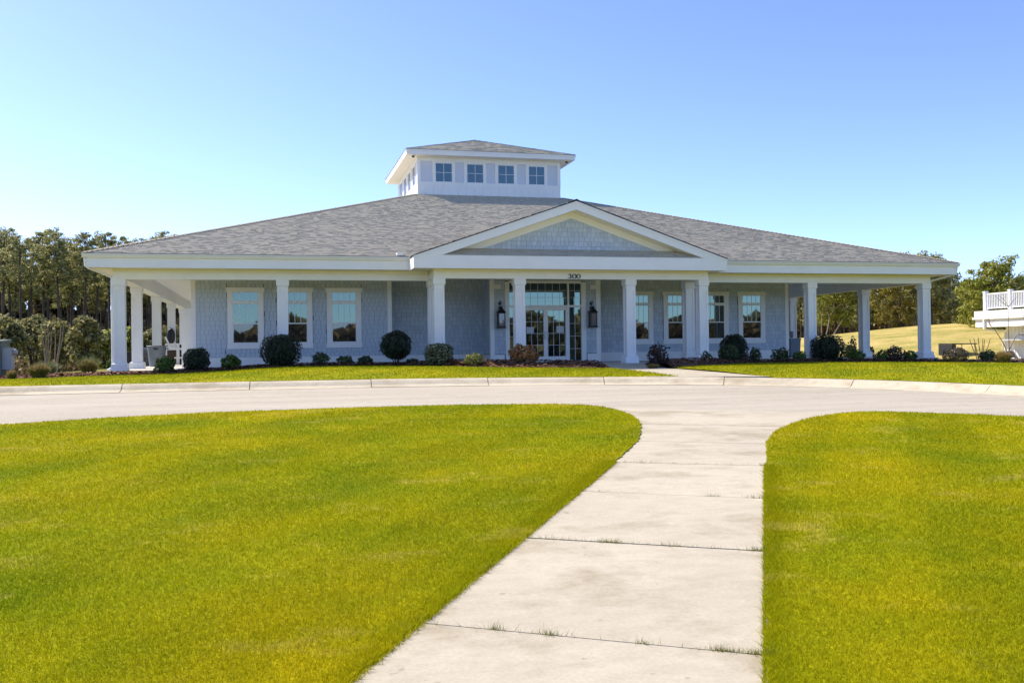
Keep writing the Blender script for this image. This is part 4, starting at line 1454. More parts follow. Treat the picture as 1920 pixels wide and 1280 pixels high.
# ------------------------------------------------------------------ things on and around the porch
def lantern(x, label):
    y = DL + 0.03
    L_ = thing("wall_lantern", label, "lantern", (x, y, 1.25), "black lanterns beside the entrance")
    L_.scale = (1.05, 1.0, 1.05)
    z0 = 0.15
    def pt(name, mb, mat):
        return mb.build(name, M[mat], L_)
    yc = -0.25
    a = 0.13
    pt("base", MB().frustum(0, yc, a + 0.03, a + 0.03, z0 - 0.02, z0 + 0.02).frustum(0, yc, a + 0.005, a + 0.005, z0 + 0.0201, z0 + 0.05), 'black')
    fm = MB()
    for s_ in (-1, 1):
        for t_ in (-1, 1):
            fm.box(s_ * a, s_ * (a - 0.025), yc + t_ * a, yc + t_ * (a - 0.025), z0 + 0.0501, z0 + 0.52)
    fm.box(-a, a, yc - a, yc + a, z0 + 0.5201, z0 + 0.545)
    pt("frame", fm, 'black')
    pt("glass", MB().box(-a + 0.026, a - 0.026, yc - a + 0.02, yc + a - 0.02, z0 + 0.051, z0 + 0.519), 'lamp_glass')
    pt("hood", MB().frustum(0, yc, a + 0.035, 0.055, z0 + 0.546, z0 + 0.70).frustum(0, yc, 0.06, 0.05, z0 + 0.7001, z0 + 0.75).frustum(0, yc, 0.05, 0.02, z0 + 0.7501, z0 + 0.785), 'black')
    ringp = [(0.045 * math.sin(2 * PI * k / 16), yc, z0 + 0.83 + 0.045 * math.cos(2 * PI * k / 16)) for k in range(17)]
    pt("ring", MB().tube(ringp, 0.009, 6, False), 'black')
    pt("bracket", MB().tube([(0, -0.02, z0 + 0.70), (0, -0.02, z0 + 0.95), (0, -0.12, z0 + 1.0), (0, yc + 0.02, z0 + 0.98), (0, yc, z0 + 0.90)], 0.014, 8).box(-0.05, 0.05, -0.015, 0.0, z0 + 0.60, z0 + 0.98), 'black')
lantern(-1.945, "black hanging box lantern on the shingles left of the glass entrance doors")
lantern(1.845, "black hanging box lantern on the shingles right of the glass entrance doors")

for x0, x1, z0, z1, lb_ in ((-0.84, -0.54, 1.19, 1.43, "pale paper notice stuck inside the left entrance door glass"), (0.40, 0.71, 1.20, 1.46, "pale paper notice stuck inside the right entrance door glass")):
    mb = MB()
    mb.box(x0, x1, YD + 0.0165, YD + 0.0185, z0, z1)
    tag(mb.build("paper_notice", M['paper']), lb_, "notice", "notices on the entrance doors")

def sec_cam(x, y, label):
    o_ = thing("security_camera", label, "camera", (x, y, 10.068), "domes under the lantern roof eaves")
    MB().lathe([(0.10, 0.0), (0.10, -0.05), (0.085, -0.06)], n=16).build("housing", M['vinyl'], o_)
    MB().lathe([(0.075, -0.061), (0.07, -0.10), (0.045, -0.135), (0.01, -0.145)], n=16).build("dome", M['black'], o_)
sec_cam(-3.92, 11.85, "small dark dome camera under the left front corner of the upper eave")
sec_cam(3.9, 11.85, "small dark dome camera under the right front corner of the upper eave")

def round_bin(loc, r0, r1, h, mat, label):
    b = thing("trash_can", label, "bin", loc)
    MB().lathe([(r0 * 0.97, 0.0), (r0, 0.02), (r1, h * 0.80), (r1 * 1.02, h * 0.82), (r1 * 1.03, h - 0.05)], n=28).build("body", M[mat], b, smooth=False)
    MB().lathe([(r1 * 1.03, h - 0.049), (r1 * 1.10, h - 0.045), (r1 * 1.12, h - 0.02), (r1 * 1.08, h), (r1 * 0.96, h), (r1 * 0.94, h - 0.03)], n=28).build("rim", M[mat], b)
    for s_ in (-1, 1):
        MB().tube([(s_ * r1 * 1.02, -0.07, h * 0.86), (s_ * (r1 * 1.22), -0.06, h * 0.84), (s_ * r1 * 1.24, 0.06, h * 0.84), (s_ * r1 * 1.02, 0.07, h * 0.86)], 0.022, 8).build("handle", M[mat], b)
    MB().box(-0.09, 0.09, -r1 * 1.05, -r1 * 0.98, h * 0.80, h * 0.88).build("badge", M['dark'], b)
p = on_y(294, 668, 9.2)
round_bin((p[0], 9.2, 0.0), 0.30, 0.38, 0.90, 'grey_plastic', "round grey trash can with side handles between the left porch columns")
p = on_y(247, 668, 12.7)
round_bin((p[0], 12.7, float(T(p[0], 12.7)[0])), 0.28, 0.33, 0.82, 'dark', "dark grey trash can half hidden behind the second left porch column")

# air conditioner
p = on_y(279, 665, 13.5)
zg = float(T(p[0], 13.5)[0]) - 0.06
ac = thing("air_conditioner", "grey louvred air conditioner standing outside the left porch", "air conditioner", (p[0], 13.5, zg))
MB().box(-0.45, 0.45, -0.45, 0.45, 0.06, 1.0).build("cabinet", M['dark'], ac)
mb = MB()
for k in range(15):
    z = 0.12 + k * 0.058
    mb.box(-0.47, 0.47, -0.475, -0.451, z, z + 0.03)
tag(mb.build("louvres", M['ac_metal'], ac), kind='stuff')
MB().box(-0.48, 0.48, -0.48, 0.48, 1.001, 1.05).build("top", M['ac_metal'], ac)
MB().box(-0.55, 0.55, -0.55, 0.55, -0.05, 0.059).build("pad", M['slab'], ac)

# white timber rack with dark boxes
p = on_y(327, 665, 14.6)
rk = thing("timber_rack", "white timber rack on the left porch in front of dark boxes", "rack", (p[0], 14.6, 0.0))
mb = MB().box(-0.42, 0.36, -0.05, 0.0, 0.72, 0.82).box(-0.42, 0.36, -0.05, 0.0, 0.98, 1.04).box(-0.42, -0.33, -0.06, 0.02, 0.0, 1.04)
mb.box(0.10, 0.24, -0.08, -0.051, 0.0, 1.0).box(0.0, 0.36, -0.09, -0.05, 0.30, 0.38)
mb.build("frame", M['white'], rk)
MB().add([(-0.45, -0.02, 1.35), (-0.38, -0.02, 1.38), (-0.12, -0.02, 0.80), (-0.19, -0.02, 0.78), (-0.45, 0.02, 1.35), (-0.38, 0.02, 1.38), (-0.12, 0.02, 0.80), (-0.19, 0.02, 0.78)],
         [(0, 1, 2, 3), (7, 6, 5, 4), (0, 4, 5, 1), (1, 5, 6, 2), (2, 6, 7, 3), (3, 7, 4, 0)]).build("brace", M['white'], rk)
bx = thing("storage_box", "dark brown wooden box behind the white rack on the left porch", "box", (p[0] - 0.15, 15.0, 0.0))
MB().box(-0.3, 0.18, -0.2, 0.2, 0.03, 0.70).build("body", M['wood_dark'], bx)
MB().box(-0.32, 0.20, -0.22, 0.22, 0.701, 0.75).build("lid", M['wood_dark'], bx)
bx = thing("storage_box", "tall dark blue box right of the white rack on the left porch", "box", (p[0] + 0.30, 14.95, 0.0))
mmm = simple("navy_plastic", (0.015, 0.02, 0.035), 0.4)
MB().box(-0.1, 0.2, -0.15, 0.15, 0.0, 0.98).build("body", mmm, bx)
MB().box(-0.11, 0.21, -0.16, 0.16, 0.981, 1.02).build("lid", mmm, bx)
p = on_y(320.5, 630.5, 16.24)
hb_ = thing("wall_hanging", "dark oval hanging on the column at the back of the left porch", "wall hanging", (p[0], 16.28, p[2]))
mb = MB()
for rr in (0.12, 0.3, 0.48, 0.62, 0.78):
    mb.tube([(0.20 * rr * math.sin(2 * PI * k / 18), -0.04 - 0.03 * rr, 0.45 * rr * math.cos(2 * PI * k / 18)) for k in range(19)], 0.05, 6, False)
mb.build("oval", M['black'], hb_)
MB().box(-0.03, 0.03, -0.06, 0.02, 0.2, 0.42).build("hook", M['black'], hb_)

# right porch: square bin and wall ashtray
p = on_y(1486.5, 652, 6.4)
sb = thing("square_bin", "tall blue grey square bin at the right corner of the front wall", "bin", (p[0], 6.4, 0.0))
MB().frustum(0, 0, 0.235, 0.265, 0.0, 0.82).build("body", M['bin_blue_grey'], sb)
MB().frustum(0, 0, 0.285, 0.275, 0.8201, 0.90).build("lid", M['bin_blue_grey'], sb)
p = on_y(1484, 626, 10.08)
sd_ = thing("dispenser", "grey dispenser fixed to the column above the blue grey bin", "dispenser", (p[0], 10.115, p[2]))
MB().box(-0.07, 0.07, -0.11, 0.0, -0.12, 0.14).build("body", M['grey_plastic'], sd_)
MB().box(-0.05, 0.05, -0.10, -0.02, -0.20, -0.1201).build("tray", M['dark'], sd_)
p = on_y(423, 660, DL - 0.03)
tp = thing("hose_tap", "small dark tap on the shingles below the left window", "tap", (p[0], DL - 0.02, p[2]))
MB().tube([(0, 0.0, 0), (0, -0.09, 0), (0, -0.11, -0.05)], 0.016, 8).build("spout", M['dark'], tp)
MB().tube([(0, -0.06, 0.01), (0, -0.06, 0.06)], 0.008, 6).box(-0.035, 0.035, -0.07, -0.05, 0.055, 0.07).build("handle", M['dark'], tp)

# electrical cabinet at the left edge
p = on_T(12, 711)
eb = thing("electrical_cabinet", "green electrical cabinet with grey meter box at the left edge of the bed", "cabinet", (p[0] - 0.62, p[1] + 0.7, p[2] - 0.05))
MB().box(-1.2, 0.42, -0.55, 0.55, 0.05, 1.24).build("body", M['cabinet'], eb)
MB().add([(-1.24, -0.60, 1.24), (0.46, -0.60, 1.24), (0.46, 0.60, 1.24), (-1.24, 0.60, 1.24), (-1.24, -0.60, 1.28), (0.46, -0.60, 1.28), (0.46, 0.60, 1.34), (-1.24, 0.60, 1.34)],
         [(0, 3, 2, 1), (4, 5, 6, 7), (0, 1, 5, 4), (1, 2, 6, 5), (2, 3, 7, 6), (3, 0, 4, 7)]).build("lid", M['cabinet'], eb)
mb_o = MB().box(0.421, 0.70, -0.42, -0.02, 0.36, 1.06).build("meter_box", M['meter'], eb)
MB().lathe([(0.10, 0), (0.10, 0.08), (0.07, 0.12)], 0, 0, 14).build("meter", M['meter'], mb_o)
mb_o.children[0].matrix_local = Matrix.Translation((0.702, -0.2, 0.92)) @ Matrix.Rotation(PI / 2, 4, 'Y')
MB().tube([(0.58, -0.22, 0.32), (0.58, -0.22, -0.1)], 0.035, 8).build("conduit", M['grey_plastic'], eb)
MB().box(0.10, 0.24, -0.556, -0.5505, 1.02, 1.12).build("sticker", M['paper'], eb)
MB().box(-1.3, 0.55, -0.7, 0.7, -0.2, 0.0499).build("pad", M['slab'], eb)

# ------------------------------------------------------------------ shrubs
def leaf_quads(C_, N_, size, rng_, up=0.0, asp=0.55):
    """quads centred at C_, roughly facing N_"""
    n = len(C_)
    R1 = rng_.normal(0, 1, (n, 3))
    nn = N_ + rng_.normal(0, 0.55, (n, 3))
    nn /= np.linalg.norm(nn, axis=1)[:, None] + 1e-9
    t = np.cross(nn, R1)
    t /= np.linalg.norm(t, axis=1)[:, None] + 1e-9
    b = np.cross(nn, t)
    s_ = (size * rng_.uniform(0.6, 1.3, n))[:, None]
    V = np.stack([C_ - t * s_ , C_ + b * s_ * asp, C_ + t * s_, C_ - b * s_ * asp], 1)
    return V.reshape(-1, 3), np.arange(4 * n).reshape(-1, 4)

def shrub_leaves(w, h, n, size, rng_, sq=2.0, lump=0.12, fill=0.35, shell_pow=0.35, under=0.12):
    """leaves through a lumpy superellipsoid sitting on the ground"""
    D = rng_.normal(0, 1, (n, 3))
    D /= np.linalg.norm(D, axis=1)[:, None]
    k = (np.abs(D) ** sq).sum(1) ** (-1.0 / sq)
    ph = rng_.uniform(0, 6.28, 6)
    lum = 1 + lump * (np.sin(D[:, 0] * 4 + ph[0]) * np.cos(D[:, 1] * 4 + ph[1]) + 0.6 * np.sin(D[:, 2] * 7 + ph[2] + D[:, 0] * 5) + 0.5 * np.sin(D[:, 1] * 11 + ph[3]) * np.sin(D[:, 0] * 9 + ph[4]))
    inner = rng_.random(n) < fill
    r = np.where(inner, rng_.random(n) ** 0.5, 1 - 0.10 * rng_.random(n) ** 1.5)
    r = np.where(rng_.random(n) < 0.035, 1 + 0.10 * rng_.random(n), r)
    P = D * (k * lum * r)[:, None] * np.array([w / 2, w / 2, h / 2])
    P[:, 2] += h / 2
    P[:, 2] = np.maximum(P[:, 2], under * h * rng_.random(n))
    return P, D

def shrub(px, base_px, wpx, hpx, mat, label, Y=None, cat="shrub", n=1500, size=0.035, sq=2.2, lump=0.10, fill=0.35, stems=5, stem_h=0.5, asp=0.55, lift=0.0, group=None, sink=0.02, name=None):
    """a leafy shrub measured from its outline"""
    if Y is None:
        Y = -0.85
    p = on_y(px, base_px - hpx, Y)
    ztop = p[2]
    p[2] = float(T(p[0], Y)[0]) + 0.04
    d = (p - CAM) @ _f
    w, h = wpx * d / F_PX, max(0.12, ztop - p[2] + 0.02)
    o_ = thing(name or "shrub", label, cat, (p[0], p[1], p[2] - sink), group)
    r_ = np.random.default_rng(int(px * 7 + base_px))
    P, D = shrub_leaves(w, h * (1 - lift), n, size, r_, sq, lump, fill)
    P[:, 2] += h * lift
    V, F2 = leaf_quads(P, D, size, r_, asp=asp)
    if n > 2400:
        core = MB()  # solid dark filler, added so no light shows through the leaves
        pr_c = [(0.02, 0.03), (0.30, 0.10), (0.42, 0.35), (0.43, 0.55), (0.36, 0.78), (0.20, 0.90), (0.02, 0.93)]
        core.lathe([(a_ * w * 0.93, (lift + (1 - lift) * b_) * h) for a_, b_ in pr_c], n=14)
        core.build("dark_core", M['boxwood_core'], o_)
    np_mesh("foliage", V, F2, M[mat], o_)
    st = MB()
    for k in range(stems):
        a = r_.uniform(0, 6.28)
        q = r_.uniform(0.15, 0.32) * w
        st.tube([(math.cos(a) * 0.04, math.sin(a) * 0.04, -0.03), (math.cos(a) * q * 0.5, math.sin(a) * q * 0.5, h * stem_h * 0.5), (math.cos(a) * q, math.sin(a) * q, h * stem_h)], [0.018, 0.013, 0.006], 5)
    st.build("stems", M['bark_brown'], o_)
    return o_
dense = dict(n=5200, size=0.036, sq=2.5, lump=0.075, fill=0.45)
shrub(526, 689, 72, 61, 'boxwood', "largest dark clipped round shrub, before the middle left window", **dense)
shrub(742, 685, 56, 64, 'boxwood', "tall dark clipped ball on bare stems before the recessed wall", lift=0.16, n=4200, size=0.036, sq=2.3, lump=0.05, fill=0.4, stems=9)
shrub(368, 694.5, 46, 41, 'boxwood', "squat dark rounded shrub at the left corner board", n=3400, size=0.036, sq=3.0, lump=0.06, fill=0.45)
shrub(1550, 675, 56, 47, 'boxwood', "dark clipped ball right of the second right porch column", **dense)
shrub(1376, 675, 48, 48, 'boxwood', "dark clipped ball before the rightmost window, behind a lower one", Y=0.6, **dense)
shrub(1366, 678, 37, 31, 'small_green', "lower dull green ball in front of the dark ball under the right windows", n=2600, size=0.034, sq=2.5, lump=0.06, fill=0.45)
shrub(822, 686, 50, 41, 'variegated', "squarish variegated shrub flecked with white by the left portico column", n=3400, size=0.038, sq=3.6, lump=0.05, fill=0.4, Y=-2.35)
shrub(888, 684, 33, 21, 'lime', "small yellow green shrub left of the entrance", n=1300, size=0.035, sq=2.2, lump=0.14, Y=-3.4)
shrub(981, 683, 50, 36, 'redleaf', "red and orange leaved shrub in front of the entrance column", n=1500, size=0.055, sq=2.0, lump=0.20, fill=0.25, stems=12, Y=-3.3)
shrub(310, 690, 31, 21, 'azalea', "leafy light green shrub left of the squat dark shrub", n=700, size=0.06, lump=0.16)
shrub(433, 692, 34, 25, 'azalea', "bright leafy green shrub below the leftmost window", n=650, size=0.07, lump=0.18)
shrub(601, 685, 29, 24, 'small_green', "small dark shrub under the third window, nearest the largest round shrub", n=700, size=0.045, lump=0.2)
shrub(647, 684.5, 29, 17, 'small_green', "low dark shrub directly under the third window", n=600, size=0.045, lump=0.18)
shrub(685, 684, 26, 16, 'small_green', "low dark shrub between the third window and the corner board", n=550, size=0.045, lump=0.18)
shrub(773, 686, 21, 13, 'small_green', "tiny dark shrub right of the stemmed ball shrub", n=400, size=0.04, lump=0.15)
shrub(1232, 682, 37, 35, 'purple', "dark purple twiggy shrub right of the entry path", n=800, size=0.05, lump=0.2, stems=12, stem_h=0.9, Y=-3.9)
shrub(1324, 679, 19, 20, 'small_green', "small green shrub at the right portico column", n=500, size=0.04, lump=0.18, Y=-2.35)
shrub(1397, 678.5, 26, 16, 'greybrown', "low greyish shrub right of the dull green ball", n=600, size=0.04, lump=0.16)
shrub(1416, 678, 19, 26, 'small_green', "upright green shrub below the right edge of the rightmost window", n=600, size=0.045, lump=0.2)
shrub(1463, 677.5, 31, 23, 'small_green', "spreading green shrub before the right corner board", n=800, size=0.05, lump=0.2)
shrub(1499, 677, 23, 18, 'azalea', "small green shrub before the blue grey square bin", n=500, size=0.045, lump=0.18)
shrub(1590, 672, 28, 26, 'lime', "yellowish shrub behind the right dark ball", Y=3.5, n=900, size=0.05, lump=0.16)
shrub(1598, 660, 14, 26, 'bronze', "thin upright bronze shrub left of the inner right column", Y=5.6, n=420, size=0.05, lump=0.2, stems=4)
shrub(1606, 674, 29, 17, 'azalea', "spreading green shrub before the inner right column", n=750, size=0.045, lump=0.18)
shrub(1633, 672, 11, 22, 'purple', "narrow dark shrub just right of the inner right column", Y=5.5, n=420, size=0.045, lump=0.15)
shrub(1652, 673, 23, 15, 'azalea', "low green shrub left of the bronze shrub on the right", n=600, size=0.045, lump=0.18)
shrub(1677, 675, 33, 25, 'bronze', "rounded bronze shrub between the two outer right columns", n=1200, size=0.042, lump=0.13)
shrub(1705, 674, 27, 16, 'azalea', "green shrub at the left foot of the right corner column", n=650, size=0.048, lump=0.18)
shrub(1792, 679, 42, 27, 'greybrown', "grey brown twiggy shrub hiding the far golf cart", n=1700, size=0.04, lump=0.1, Y=-3.2)
shrub(1852, 677, 27, 20, 'small_green', "dark green low shrub below the bare stems on the right", n=900, size=0.045, lump=0.12, Y=-1.3)
shrub(206, 690, 12, 16, 'azalea', "small sunlit round shrub left of the left corner column", Y=5.0, n=600, size=0.045, lump=0.1)

def grass_clump(px, base_px, wpx, hpx, mats, label, n=900, Y=None, spread=0.5, name="ornamental_grass"):
    p = on_T(px, base_px, 0.03) if Y is None else on_y(px, base_px, Y)
    if Y is not None:
        p[2] = float(T(p[0], Y)[0])
    d = (p - CAM) @ _f
    w, h = wpx * d / F_PX, hpx * d / F_PX
    o_ = thing(name, label, "ornamental grass", (p[0], p[1], p[2] - 0.02))
    r_ = np.random.default_rng(int(px * 3))
    for nm, mt, frac, hs in mats:
        k = int(n * frac)
        a = r_.uniform(0, 2 * PI, k)
        rb_ = np.sqrt(r_.random(k)) * w * 0.22
        ro = np.sqrt(r_.random(k)) * w * spread
        hh = h * hs * r_.uniform(0.7, 1.05, k) * (1 - 0.35 * (ro / (w * spread)) ** 2)
        wd = r_.uniform(0.008, 0.016, k)
        B0 = np.stack([np.cos(a) * rb_, np.sin(a) * rb_, np.zeros(k)], 1)
        Mi = np.stack([np.cos(a) * (rb_ * 0.5 + ro * 0.45), np.sin(a) * (rb_ * 0.5 + ro * 0.45), hh * 0.65], 1)
        Ti = np.stack([np.cos(a) * ro, np.sin(a) * ro, hh], 1)
        aw = r_.uniform(0, 2 * PI, k)
        sd2 = np.stack([np.cos(aw), np.sin(aw), np.zeros(k)], 1) * wd[:, None]
        V = np.stack([B0 - sd2, B0 + sd2, Mi + sd2, Mi - sd2, Ti], 1)
        I = np.arange(k)[:, None] * 5
        F4 = np.concatenate([I + np.array([0, 1, 2]), I + np.array([0, 2, 3]), I + np.array([3, 2, 4])])
        np_mesh(nm, V.reshape(-1, 3), F4, M[mt], o_)
    return o_
grass_clump(73, 708, 46, 31, (("blades", 'olive_blade', 0.65, 0.85), ("plumes", 'straw', 0.35, 1.0)), "rounded olive and straw grass clump beside the green cabinet", 1800)
grass_clump(165, 701.5, 38, 31, (("blades", 'olive_blade', 0.8, 0.95), ("plumes", 'straw', 0.2, 1.0)), "compact rounded grass clump left of the left corner column", 1800)
grass_clump(22, 710, 22, 20, (("blades", 'olive_blade', 0.6, 0.8), ("plumes", 'straw', 0.4, 1.0)), "small straw coloured grass clump at the foot of the green cabinet", 600)
grass_clump(84, 692, 56, 32, (("blades", 'pale_blade', 1.0, 1.0),), "loose pale spiky grass behind the rounded clump by the cabinet", 420, Y=3.0, spread=0.6)
grass_clump(168, 690, 46, 38, (("blades", 'pale_blade', 1.0, 1.0),), "loose pale spiky grass behind the compact clump by the column", 420, Y=4.0, spread=0.55)
grass_clump(1881, 680, 34, 27, (("blades", 'olive_blade', 0.4, 0.8), ("plumes", 'straw', 0.6, 1.0)), "golden grass clump before the white outbuilding", 1300, Y=-3.3)
grass_clump(1224, 685.5, 30, 10, (("blades", 'straw', 1.0, 1.0),), "low dry straw tuft at the right edge of the entry path", 260, spread=0.6, Y=-4.4)

# bare multi-stemmed crape myrtles
def bare_tree(loc, stems, label, mat, twig=True, name="bare_tree", r0=0.045):
    o_ = thing(name, label, "tree", loc)
    tr = MB()
    tw = MB()
    r_ = np.random.default_rng(int(abs(loc[0]) * 100))
    for pts in stems:
        pts = [np.array(q, float) for q in pts]
        n = len(pts)
        tr.tube(pts, [r0 * (1 - 0.55 * i / (n - 1)) for i in range(n)], 7)
        if twig:
            for k in range(5):
                i = r_.integers(max(1, n - 2), n)
                st = pts[i] * (0.75 + 0.25 * r_.random()) + pts[i - 1] * 0.0 if i == n - 1 else pts[i]
                d = np.array([r_.normal(0, 0.25), r_.normal(0, 0.25), r_.uniform(0.25, 0.6)])
                tw.tube([pts[-1] * 0.98, pts[-1] + d * 0.5 + r_.normal(0, 0.03, 3), pts[-1] + d], [0.012, 0.008, 0.004], 5)
    tr.build("trunk", M[mat], o_)
    if twig:
        tw.build("twigs", M[mat], o_)
    return o_
def stem_set(px_base, base_y, tips, Y, label, mat, r0=0.032):
    p = on_y(px_base, base_y, Y)
    z = min(float(T(p[0], Y)[0]), p[2])
    st = []
    for i, (tpx, tpy, bpx) in enumerate(tips):
        dy = 0.25 * math.sin(i * 2.3)
        t = on_y(tpx, tpy, Y + dy) - p
        b = on_y(bpx, base_y, Y) - p
        b[2] = z - p[2] - 0.05
        m1 = b + (t - b) * 0.35 + np.array([(b[0] - t[0]) * 0.12, 0, 0])
        m2 = b + (t - b) * 0.7 + np.array([0.02, 0.02, 0])
        st.append([b, m1, m2, t])
    return bare_tree((p[0], p[1], p[2]), st, label, mat, r0=r0, twig=False)
stem_set(89, 672, [(78, 622, 87), (90, 610, 89), (96, 620, 91), (84, 612, 88)], 7.0, "pale bare stems spreading from one base behind the green cabinet", 'bark_pale')
stem_set(106, 690, [(103, 614, 103), (112, 640, 104), (119, 611, 106), (114, 612, 105)], 6.0, "pale bare leaning stems right of the other bare stems", 'bark_pale')
stem_set(1838, 676, [(1818, 636, 1835), (1826, 634, 1837), (1834, 632, 1839), (1843, 634, 1840), (1857, 634, 1842), (1846, 636, 1841)], 3.0, "brown bare upright stems fanning out before the golden mound", 'bark_brown', 0.026)

# ------------------------------------------------------------------ white outbuilding with roof deck at the right
def polar(u, d):
    """ground position seen at column u, d metres away"""
    r = ray(u, 645)
    r = r / np.linalg.norm(r[:2])
    return CAM[:2] + r[:2] * d
pa = polar(1847, 63.0)
pb = polar(2010, 58.0)
dv = (pb - pa) / np.linalg.norm(pb - pa)
ang = math.atan2(dv[1], dv[0])
ZO = -1.15
ob = thing("outbuilding", "white board sided outbuilding with a railed deck on its roof", "building", (pa[0], pa[1], ZO))
ob.rotation_euler = (0, 0, ang)
def opart(name, mat, *boxes, parent=None, kind=None):
    mb = MB()
    for b in boxes:
        mb.box(*b)
    o_ = mb.build(name, M[mat], parent or ob)
    if kind:
        o_['kind'] = kind
    return o_
wx0 = 0.75
opart("wall", 'white', (wx0, 9.0, 0.9, 7.0, -0.3, 2.72))
mb = MB()
x = wx0
while x < 9:
    mb.box(x, x + 0.05, 0.87, 0.899, 0.0, 2.7)
    x += 0.3
tag(mb.build("battens", M['white'], ob), kind='stuff')
opart("corner_board", 'white', (wx0 - 0.03, wx0 + 0.13, 0.85, 0.869, -0.2, 2.71), (wx0 - 0.03, wx0 - 0.001, 0.87, 1.03, -0.2, 2.71))
opart("soffit", 'soffit', (-0.55, 9.0, -0.1, 0.868, 2.72, 2.75))
opart("fascia", 'white', (-0.60, 9.0, -0.16, -0.101, 2.66, 3.12))
opart("fascia", 'white', (-0.60, -0.551, -0.10, 7.0, 2.66, 3.12))
opart("gutter", 'vinyl', (-0.72, 9.0, -0.30, -0.161, 3.12, 3.24))
opart("deck", 'white', (-0.65, 9.0, -0.2, 7.0, 3.241, 3.62))
opart("downspout", 'vinyl', (0.18, 0.30, -0.285, -0.165, 2.55, 3.12))
MB().tube([(0.24, -0.22, 2.58), (0.30, -0.05, 2.48), (0.62, 0.7, 2.40), (0.70, 0.80, 2.3), (0.70, 0.80, -0.1)], 0.05, 8).build("downspout", M['vinyl'], ob)
rl = opart("railing", 'vinyl', (0.13, 9.0, 0.02, 0.10, 4.58, 4.66), (0.13, 9.0, 0.03, 0.09, 3.74, 3.81))
for k, px_ in enumerate((0.0, 2.05, 4.1, 6.15, 8.2)):
    opart("post", 'vinyl', (px_ - 0.07, px_ + 0.13, -0.04, 0.16, 3.621, 4.74), (px_ - 0.09, px_ + 0.15, -0.06, 0.18, 4.741, 4.79), parent=rl)
for k in range(64):
    x = 0.22 + k * 0.137
    if min(abs(x - q - 0.03) for q in (0.0, 2.05, 4.1, 6.15, 8.2)) > 0.12:
        opart("baluster", 'vinyl', (x, x + 0.045, 0.04, 0.08, 3.811, 4.579), parent=rl)
wn_ = opart("window", 'white', (2.35, 2.47, 0.83, 0.899, 0.5, 2.0), (3.33, 3.45, 0.83, 0.899, 0.5, 2.0), (2.30, 3.50, 0.82, 0.899, 2.001, 2.14), (2.35, 3.45, 0.82, 0.899, 0.38, 0.499))
opart("pane", 'glass', (2.471, 3.329, 0.87, 0.898, 0.5, 2.0), parent=wn_)
opart("glazing_bar", 'vinyl', (2.88, 2.91, 0.855, 0.869, 0.5, 2.0), (2.471, 2.879, 0.855, 0.869, 1.23, 1.27), (2.911, 3.329, 0.855, 0.869, 1.23, 1.27), (2.66, 2.68, 0.855, 0.869, 1.271, 2.0), (3.11, 3.13, 0.855, 0.869, 1.271, 2.0), parent=wn_)
opart("awning", 'dark', (2.3, 3.5, 0.4, 0.81, 2.15, 2.19))

# bare sapling before the outbuilding
q = polar(1892, 50)
st = [[(0, 0, -0.2), (0.02, 0, 1.2), (-0.02, 0, 2.4), (0.02, 0, 3.4)], [(0.0, 0, 1.0), (-0.3, 0.05, 1.7), (-0.7, 0.1, 2.3), (-0.95, 0.1, 2.5)], [(0, 0, 1.3), (0.35, 0, 1.9), (0.8, 0, 2.4), (1.0, 0, 2.7)]]
sap = bare_tree((q[0], q[1], -1.1), st, "pale bare sapling in front of the white outbuilding", 'bark_pale', r0=0.024)

# golf carts
def golf_cart(loc, rz, label, body):
    c = thing("golf_cart", label, "golf cart", loc)
    c.rotation_euler = (0, 0, rz)
    def P_(name, mb, mat, par=None):
        return mb.build(name, M[mat], par or c)
    w = 0.58
    # side profile extruded across
    fr = MB()
    fr.extr([(-1.15, -w, 0.28), (1.15, -w, 0.28), (1.2, -w, 0.55), (1.05, -w, 0.78), (0.72, -w, 0.86), (0.60, -w, 0.40), (0.05, -w, 0.36), (-0.05, -w, 0.62), (-0.75, -w, 0.66), (-1.2, -w, 0.72), (-1.25, -w, 0.45)], (0, 2 * w, 0))
    P_("body", fr, body)
    P_("seat", MB().box(-0.62, 0.0, -0.52, 0.52, 0.665, 0.80), 'cart_tan')
    P_("seat_back", MB().hexa([(-0.66, -0.52, 0.86), (-0.56, -0.52, 0.84), (-0.56, 0.52, 0.84), (-0.66, 0.52, 0.86), (-0.80, -0.5, 1.22), (-0.70, -0.5, 1.24), (-0.70, 0.5, 1.24), (-0.80, 0.5, 1.22)]), 'cart_tan')
    P_("roof", MB().box(-1.05, 0.95, -0.60, 0.60, 1.84, 1.88).box(-1.0, 0.9, -0.56, 0.56, 1.8801, 1.91), body if body == 'cart_white' else 'dark')
    for x0, x1 in ((0.98, 0.75), (-1.02, -0.92)):
        for s_ in (-1, 1):
            P_("roof_post", MB().tube([(x0, s_ * 0.53, 0.72), (x1, s_ * 0.53, 1.845)], 0.02, 6), 'dark' if body != 'cart_white' else 'vinyl')
    sw = MB().tube([(0.45 + 0.09 * math.sin(a), 0.28 + 0.17 * math.cos(a), 1.02 + 0.12 * math.sin(a)) for a in [2 * PI * k / 16 for k in range(17)]], 0.015, 6, False)
    sw.tube([(0.72, 0.28, 0.72), (0.45, 0.28, 1.02)], 0.02, 6)
    P_("steering_wheel", sw, 'dark')
    for x in (-0.82, 0.82):
        for s_ in (-1, 1):
            wh = P_("wheel", MB().wheel((x, s_ * 0.52, 0.23), 0.23, 0.18), 'dark')
            P_("hub", MB().wheel((x, s_ * 0.612, 0.23), 0.11, 0.02, 12), 'steel', wh)
    for s_ in (-1, 1):
        P_("headlight", MB().box(1.155, 1.185, s_ * 0.40 - 0.10, s_ * 0.40 + 0.10, 0.60, 0.68), 'lamp_glass')
    return c
q = polar(1797, 66)
